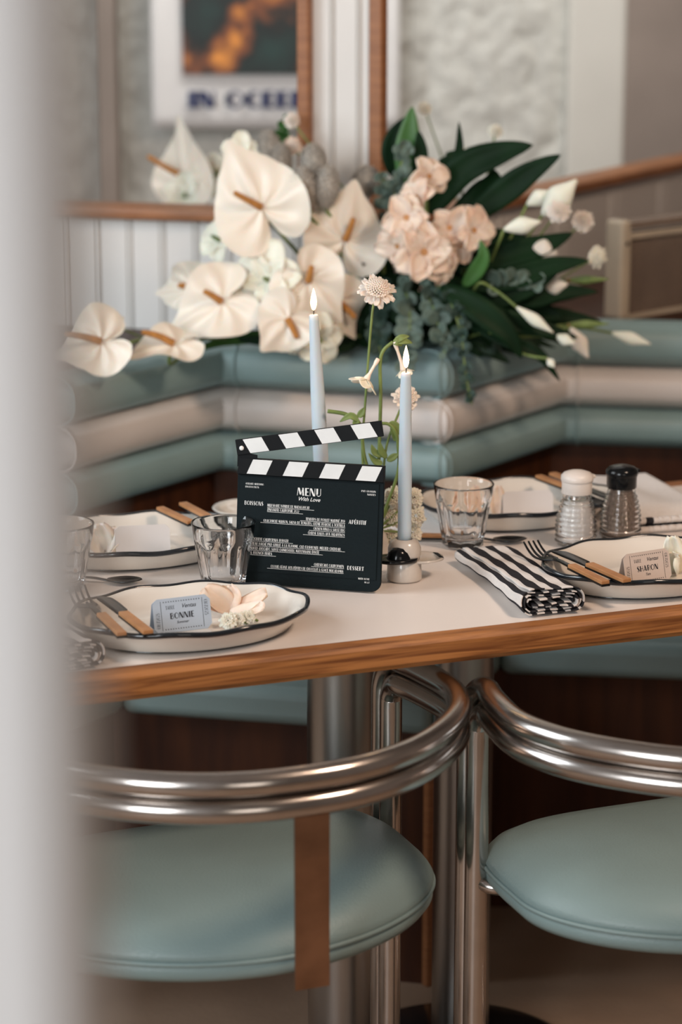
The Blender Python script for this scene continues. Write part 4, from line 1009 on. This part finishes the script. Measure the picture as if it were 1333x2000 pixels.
calla((1030, 400), (1080, 372), 3.95, .03, 'small white calla left of the one against the rail')
calla((1010, 600), (1082, 650), 3.84, .020, 'slim cream calla bud pointing down right', stem=[(965, 565, 3.86), (930, 560, 3.87)])
calla((1085, 655), (1125, 672), 3.86, .020, 'white calla tip lying on the teal roll')
calla((1195, 650), (1272, 672), 4.02, .022, 'cream calla furthest right on the teal roll', stem=[(1100, 640, 3.95)])
calla((1070, 700), (1084, 718), 3.82, .014, 'tiny calla bud hanging over the white roll', stem=[(1020, 690, 3.84), (960, 650, 3.86)])
calla((1115, 640), (1150, 700), 3.93, .030, 'beige calla drooping beside the narrow dark leaf', m='blush')
calla((1030, 480), (1090, 495), 3.93, .040, 'shadowed cream calla under the rail calla', m='blush')
calla((1100, 548), (1190, 545), 3.97, .014, 'thin green bud pointing towards the heater box', m='stem')
calla((1055, 560), (1110, 555), 3.94, .035, 'blush calla half buried in the right leaves', m='blush')
calla((1100, 635), (1190, 632), 3.96, .014, 'thin green calla bud above the teal roll', m='stem')
def pompom(u, v, Y, R, lab, n=46, m='lily', stem_to=None, name='scabiosa', group='small round flowers in the ledge arrangement', facing=(0, -1, .3), stempts=None):
    b = PY(u, v, Y) if Y else V(u); c = thing(name, lab, 'flower', b, group=group); r_ = random.Random(int(R*1e5)+n)
    fz_ = V(facing).normalized(); x = fz_.cross(V((0, 0, 1))).normalized(); y = x.cross(fz_)
    mb = MB()
    for k in range(18):
        a = 2*PI*k/18 + r_.uniform(-.08, .08); d = x*math.cos(a)+y*math.sin(a) + fz_*r_.uniform(-.25, .15)
        petal(mb, b+d*R*.3, d, fz_, R*r_.uniform(.6, .85), R*.36, curl=r_.uniform(-.2, .1), ruf=.22, nu=6, nv=6, blunt=.45, seed=k)
    for k in range(13):
        a = 2*PI*k/13 + r_.uniform(-.1, .1); d = x*math.cos(a)+y*math.sin(a) + fz_*.6
        petal(mb, b+d*R*.15, d, fz_, R*.62, R*.3, curl=-.1, ruf=.22, nu=5, nv=5, blunt=.45, seed=k+3)
    mb.build('petals', m, c, solid=.0004)
    cm = MB()
    for k in range(n*2):
        a = k*2.39996; q = math.sqrt((k+.5)/(n*2)); p = b + (x*math.cos(a)+y*math.sin(a))*(R*.62*q) + fz_*(R*(.55-.35*q*q))
        d2 = (p-b+fz_*R*.3).normalized(); cm.tube([p-d2*R*.12, p+d2*R*.10], [R*.035, R*.06], 5)
    cm.build('florets', 'blush' if m == 'peach' else m, c)
    sp_ = [PY(*q) for q in stempts] if stempts else []
    MB().tube(cr([b-fz_*R*.2]+sp_+[V(stem_to) if stem_to is not None else TRAY+V((.1, 0, 0))], 8), .0016 if not stempts else .0017, 7).build('stem', 'stem', c)
pompom(1092, 412, 3.90, .020, 'cream scabiosa beside the calla on the right rail', m='blush')
pompom(1140, 432, 4.0, .018, 'faded scabiosa right of the rail calla', m='blush')
pompom(1168, 502, 3.93, .018, 'white scabiosa out at the right on a thin stem', facing=(.6, -1, 0))
pompom(830, 212, 4.35, .012, 'tiny cream flower highest beside the bright upright leaf', stem_to=V((.25, 4.4, 1.0)))
pompom(968, 256, 4.2, .013, 'tiny cream flower standing above the long right leaf')
pompom(905, 302, 4.05, .011, 'tiny cream flower just above the dark leaves')
pompom(570, 235, 4.12, .014, 'tiny peach flower left of the left wooden frame', m='blush')
pompom(572, 285, 4.10, .016, 'small peach flower between the grey seed heads', m='peach')
pompom(215, 632, 3.80, .022, 'ruffled white flower above the far left anthurium', stem_to=PY(300, 668, 3.92))

# ================================================================ table flowers
vp = PZ(762, 1100, .75); vase = MB().lathe([(0, 0), (.014, 0), (.017, .004), (.018, .018), (.013, .034), (.008, .042), (.009, .048), (.007, .048), (.006, .042), (.0001, .030)], 32).build('bud_vase', 'stone')
vase.location = (vp.x-.018, vp.y+.025, .7505); tag(vase, 'small ceramic bud vase hidden between menu board and candle holder', 'vase')
VB = V((vp.x-.018, vp.y+.025, .79)); VY = VB.y
pompom(737, 568, VY, .0255, 'tall white scabiosa rising above the menu board between the candles', n=60, m='blush', stem_to=VB, group='table scabiosas', facing=(.15, -.75, .85), stempts=[(728, 610, VY), (720, 700, VY), (713, 800, VY), (708, 880, VY), (716, 960, VY)])
pompom(793, 776, VY+.02, .0185, 'smaller white scabiosa half hidden behind the right candle', n=40, m='blush', stem_to=VB, group='table scabiosas', facing=(.2, -.8, .5), stempts=[(778, 810, VY+.01), (757, 865, VY), (748, 930, VY)])
nc = thing('nicotiana_stem', 'pale green flower stem nodding with a white star flower above the menu', 'flower', VB)
MB().tube(cr([VB, PY(738, 960, VY), PY(741, 880, VY), PY(744, 780, VY), PY(743, 710, VY), PY(750, 684, VY), PY(768, 668, VY)], 8), .0024, 8).build('stem', 'stem', nc)
def trumpet(pa_, pb_, R, seed, nm='blossom'):
    d = (pb_-pa_).normalized(); x = d.cross(V((0, 1, 0))).normalized(); y = d.cross(x); mb = MB(); L = (pb_-pa_).length
    mb.lathe([(.0028, -.002), (.0032, .003), (.0020, L*.3), (.0022, L*.7), (.0046, L*.95), (.0052, L)], 14, pa_, ax=(x, y, d))
    mb.build('tube', 'blush', nc)
    pm = MB()
    for k in range(5):
        a = 2*PI*k/5+seed; dd = x*math.cos(a)+y*math.sin(a)+d*.75; petal(pm, pb_-d*.001, dd, -d, R, R*.75, curl=.1, cup=.15, nu=8, nv=4, blunt=.8)
    pm.build(nm, 'lily', nc, solid=.0005)
trumpet(PY(738, 703, VY-.004), PY(716, 741, VY-.010), .026, .3)
trumpet(PY(772, 670, VY), PY(789, 722, VY+.004), .016, .9)
mb = MB()
for u0, v0, u1, v1 in ((770, 668, 800, 657), (772, 668, 806, 670), (768, 668, 786, 676)):
    mb = MB(); leafshape(mb, [PY(u0, v0, VY), PY((u0+u1)/2, (v0+v1)/2-3, VY-.003), PY(u1, v1, VY)], .009, V((0, -1, .3))); mb.build('calyx', 'stem', nc, solid=.0006)

bd = thing('budded_stem', 'yellow green budded stem spreading left and right just above the clapper stick', 'flower', VB)
MB().tube(cr([VB, PY(730, 960, VY), PY(712, 890, VY), PY(706, 840, VY), PY(697, 820, VY), PY(672, 808, VY), PY(640, 803, VY)], 8), [.0024]*33+[.0028]*16, 8).build('stem', 'stem', bd)
MB().tube(cr([PY(706, 829, VY-.01), PY(735, 828, VY-.01), PY(758, 828, VY-.01), PY(772, 842, VY-.01), PY(778, 870, VY-.005), PY(776, 930, VY), VB], 8), .0023, 8).build('stem', 'stem', bd)
mb = MB()
for pts in ([(700, 822), (685, 812), (664, 824)], [(700, 815), (707, 806), (712, 796)], [(698, 816), (695, 828), (690, 822)], [(760, 826), (775, 832), (781, 850)], [(765, 830), (772, 850), (771, 862)],
            [(750, 890), (733, 884), (726, 868)], [(756, 895), (745, 880), (742, 862)], [(756, 900), (770, 892), (778, 886)], [(748, 905), (735, 902), (720, 885)]):
    mb = MB(); leafshape(mb, [PY(*p, VY-.004) for p in pts], .0095, V((0, -1, .3))); mb.build('bud', 'stem', bd, solid=.0008)

for i, (u, v, R, lab) in enumerate([(768, 972, .0165, 'cream carnation touching the right edge of the menu board'), (766, 1010, .015, 'cream carnation below another, left of the right candle'), (808, 972, .014, 'cream carnation highest on the right side of the candle'),
                       (812, 1008, .0165, 'cream carnation right of the candle, in the middle of three'), (806, 1040, .014, 'cream carnation lowest right of the candle'), (762, 1052, .015, 'cream carnation lowest, above the black glazed dish')]):
    pompom(u, v, VY+.012, R, lab, n=20, m='lily', stem_to=VB, name='carnation', group='cream carnations behind the right candle', facing=(rnd.uniform(-.4, .4), -1, .4))
# petals and little flowers lying on the plates
def loose(name, lab, pos, spec, m, cat='petal', group=None):
    c = V(pos); mb = MB()
    for (dx, dy, dz, ax_, ay, az, L, Wd, cu, ru, sd) in spec: petal(mb, c+V((dx, dy, dz)), V((ax_, ay, az)), V((-.2, -.6, 1)), L, Wd, curl=cu, ruf=ru, nu=10, nv=8, blunt=.6, seed=sd, cup=.3)
    o = mb.build(name, m, None, solid=.0006)
    for v_ in o.data.vertices: v_.co -= c
    o.location = c; tag(o, lab, cat, group)
a = PZ(448, 1212, fz)
loose('gladiolus_petals', 'crumpled peach gladiolus bloom lying right of the BONNIE card', a+V((0, .02, .006)), [(0, 0, 0, -.6, 0, .75, .045, .035, -.2, .2, 1), (0, 0, 0, -.9, .1, .45, .045, .03, .1, .2, 2), (0, 0, 0, -.1, .3, .7, .036, .034, -.2, .25, 3), (.0, 0, 0, .9, 0, .28, .055, .030, .2, .15, 4), (0, -.01, 0, .75, -.2, .1, .050, .026, .15, .1, 5)], 'peach', 'flower')
for i, (u, v, l_) in enumerate(((445, 1212, 'leftmost'), (466, 1208, 'middle'), (487, 1203, 'rightmost'))):
    p_ = PZ(u, v, fz+.010); pompom(p_, 0, None, .0115 if i == 0 else .009, f'{l_} of three tiny white blossoms on the BONNIE plate', n=14, m='lily', stem_to=p_+V((.01, .01, -.009)), name='white_blossom', group='tiny white blossoms on the BONNIE plate', facing=(-.2+.3*i, -1, .7))
a = PZ(1322, 1120, fz)
loose('gladiolus_petals', 'pale ruffled flower standing right of the SHARON card', a+V((0, .0, .0)), [(0, 0, 0, -.15, 0, 1, .055, .03, .1, .25, 1), (.01, 0, 0, .2, 0, .9, .05, .035, -.1, .25, 2), (-.006, .0, 0, -.35, 0, .5, .03, .03, .2, .2, 3), (0, 0, 0, .1, -.3, .5, .035, .03, .2, .2, 4)], 'lily', 'flower')
a = PZ(205, 1078, fz)
loose('gladiolus_petals', 'pale blush flower left of the blank card on the far left plate', a+V((0, .0, .0)), [(0, 0, 0, -.15, .1, 1, .042, .034, .1, .25, 1), (.0, 0, 0, .35, 0, .9, .038, .03, -.1, .25, 2), (-.0, .0, 0, -.6, 0, .6, .036, .03, .2, .2, 3), (0, 0, 0, .5, -.2, .2, .035, .03, .2, .2, 4)], 'blush', 'flower')
a = PZ(972, 1010, fz)
loose('gladiolus_petals', 'peach flower left of the blank card on the far right plate', a+V((0, .0, .0)), [(0, 0, 0, .05, .1, 1, .048, .022, .1, .2, 1), (-.02, 0, 0, -.35, 0, .9, .045, .03, -.1, .25, 2), (-.03, .0, 0, -.8, 0, .6, .04, .03, .2, .2, 3)], 'peach', 'flower')

# ================================================================ heater box and poster
a = V((PY(1213, 600, 4.36).x, 4.36, .892)); hb = thing('wall_heater', 'old beige metal box with brown ribbed grille on the right ledge', 'heater', a, math.radians(42))
MB().box((.014, .022, .091), (.028, .044, .182)).build('side_panel', 'heater', hb, world=False, smooth=False, bevel=.008)
MB().box((.26, .022, .172), (.48, .044, .010)).build('top_panel', 'grille', hb, world=False, smooth=False, bevel=.002)
MB().box((.26, .006, .152), (.48, .010, .012)).build('top_bar', 'heater', hb, world=False, smooth=False, bevel=.003)
MB().box((.26, .030, .08), (.47, .020, .15)).build('case', 'dark', hb, world=False, smooth=False)
mb = MB()
for k in range(33): mb.tube([(.026, .012, .008+.0042*k), (.50, .012, .008+.0042*k)], .0017, 6)
mb.build('grille', 'grille', hb, world=False)
MB().box((.26, .012, .004), (.48, .012, .008)).build('bottom_bar', 'heater', hb, world=False, smooth=False)
MB().lathe([(0, 0), (.004, 0), (.004, .002), (0, .003)], 14, (.012, -.0005, .140), ax=(V((1, 0, 0)), V((0, 0, 1)), V((0, -1, 0)))).build('screw', 'dark', hb, world=False)

YP = 5.94; q0, q1 = PY(300, 250, YP), PY(780, 250, YP); ztop = 2.05
ps = thing('poster', 'white poster with a dark floral print and navy lettering on the plaster wall', 'poster', ((q0.x+q1.x)/2, YP, q0.z))
def sheet(a_, b_): x = q0.x+(q1.x-q0.x)*a_; return V((x, YP-.015*math.exp(-a_*9)*(1+.3*math.sin(9*b_)) - .006*math.sin(6*b_), q0.z+(ztop-q0.z)*b_))
MB().grid(sheet, 30, 30).build('paper', 'paper', ps, solid=.001)
r0, r1 = PY(357, 145, YP-.03), PY(745, 145, YP-.03)
MB().box(((r0.x+r1.x)/2, YP-.028, (r0.z+2.0)/2), (r1.x-r0.x, .002, 2.0-r0.z)).build('print', 'art', ps, smooth=False)
t = MB(); a = PY(370, 211, YP-.03); h_ = PY(370, 178, YP-.03).z - a.z; a.y = YP-.029
s_ = 'IN OCEEDENS'; wd = PY(700, 211, YP-.03).x - a.x; k_ = wd/text_w(s_, h_)
letters(t, s_, a, V((1, 0, 0)), V((0, 0, 1)), h_, k_, heavy=1.9)
mnavy = mat('navy_ink', (.02, .03, .10), .6, noise=.02); M['navy'] = mnavy
t.build('lettering', 'navy', ps, smooth=False)
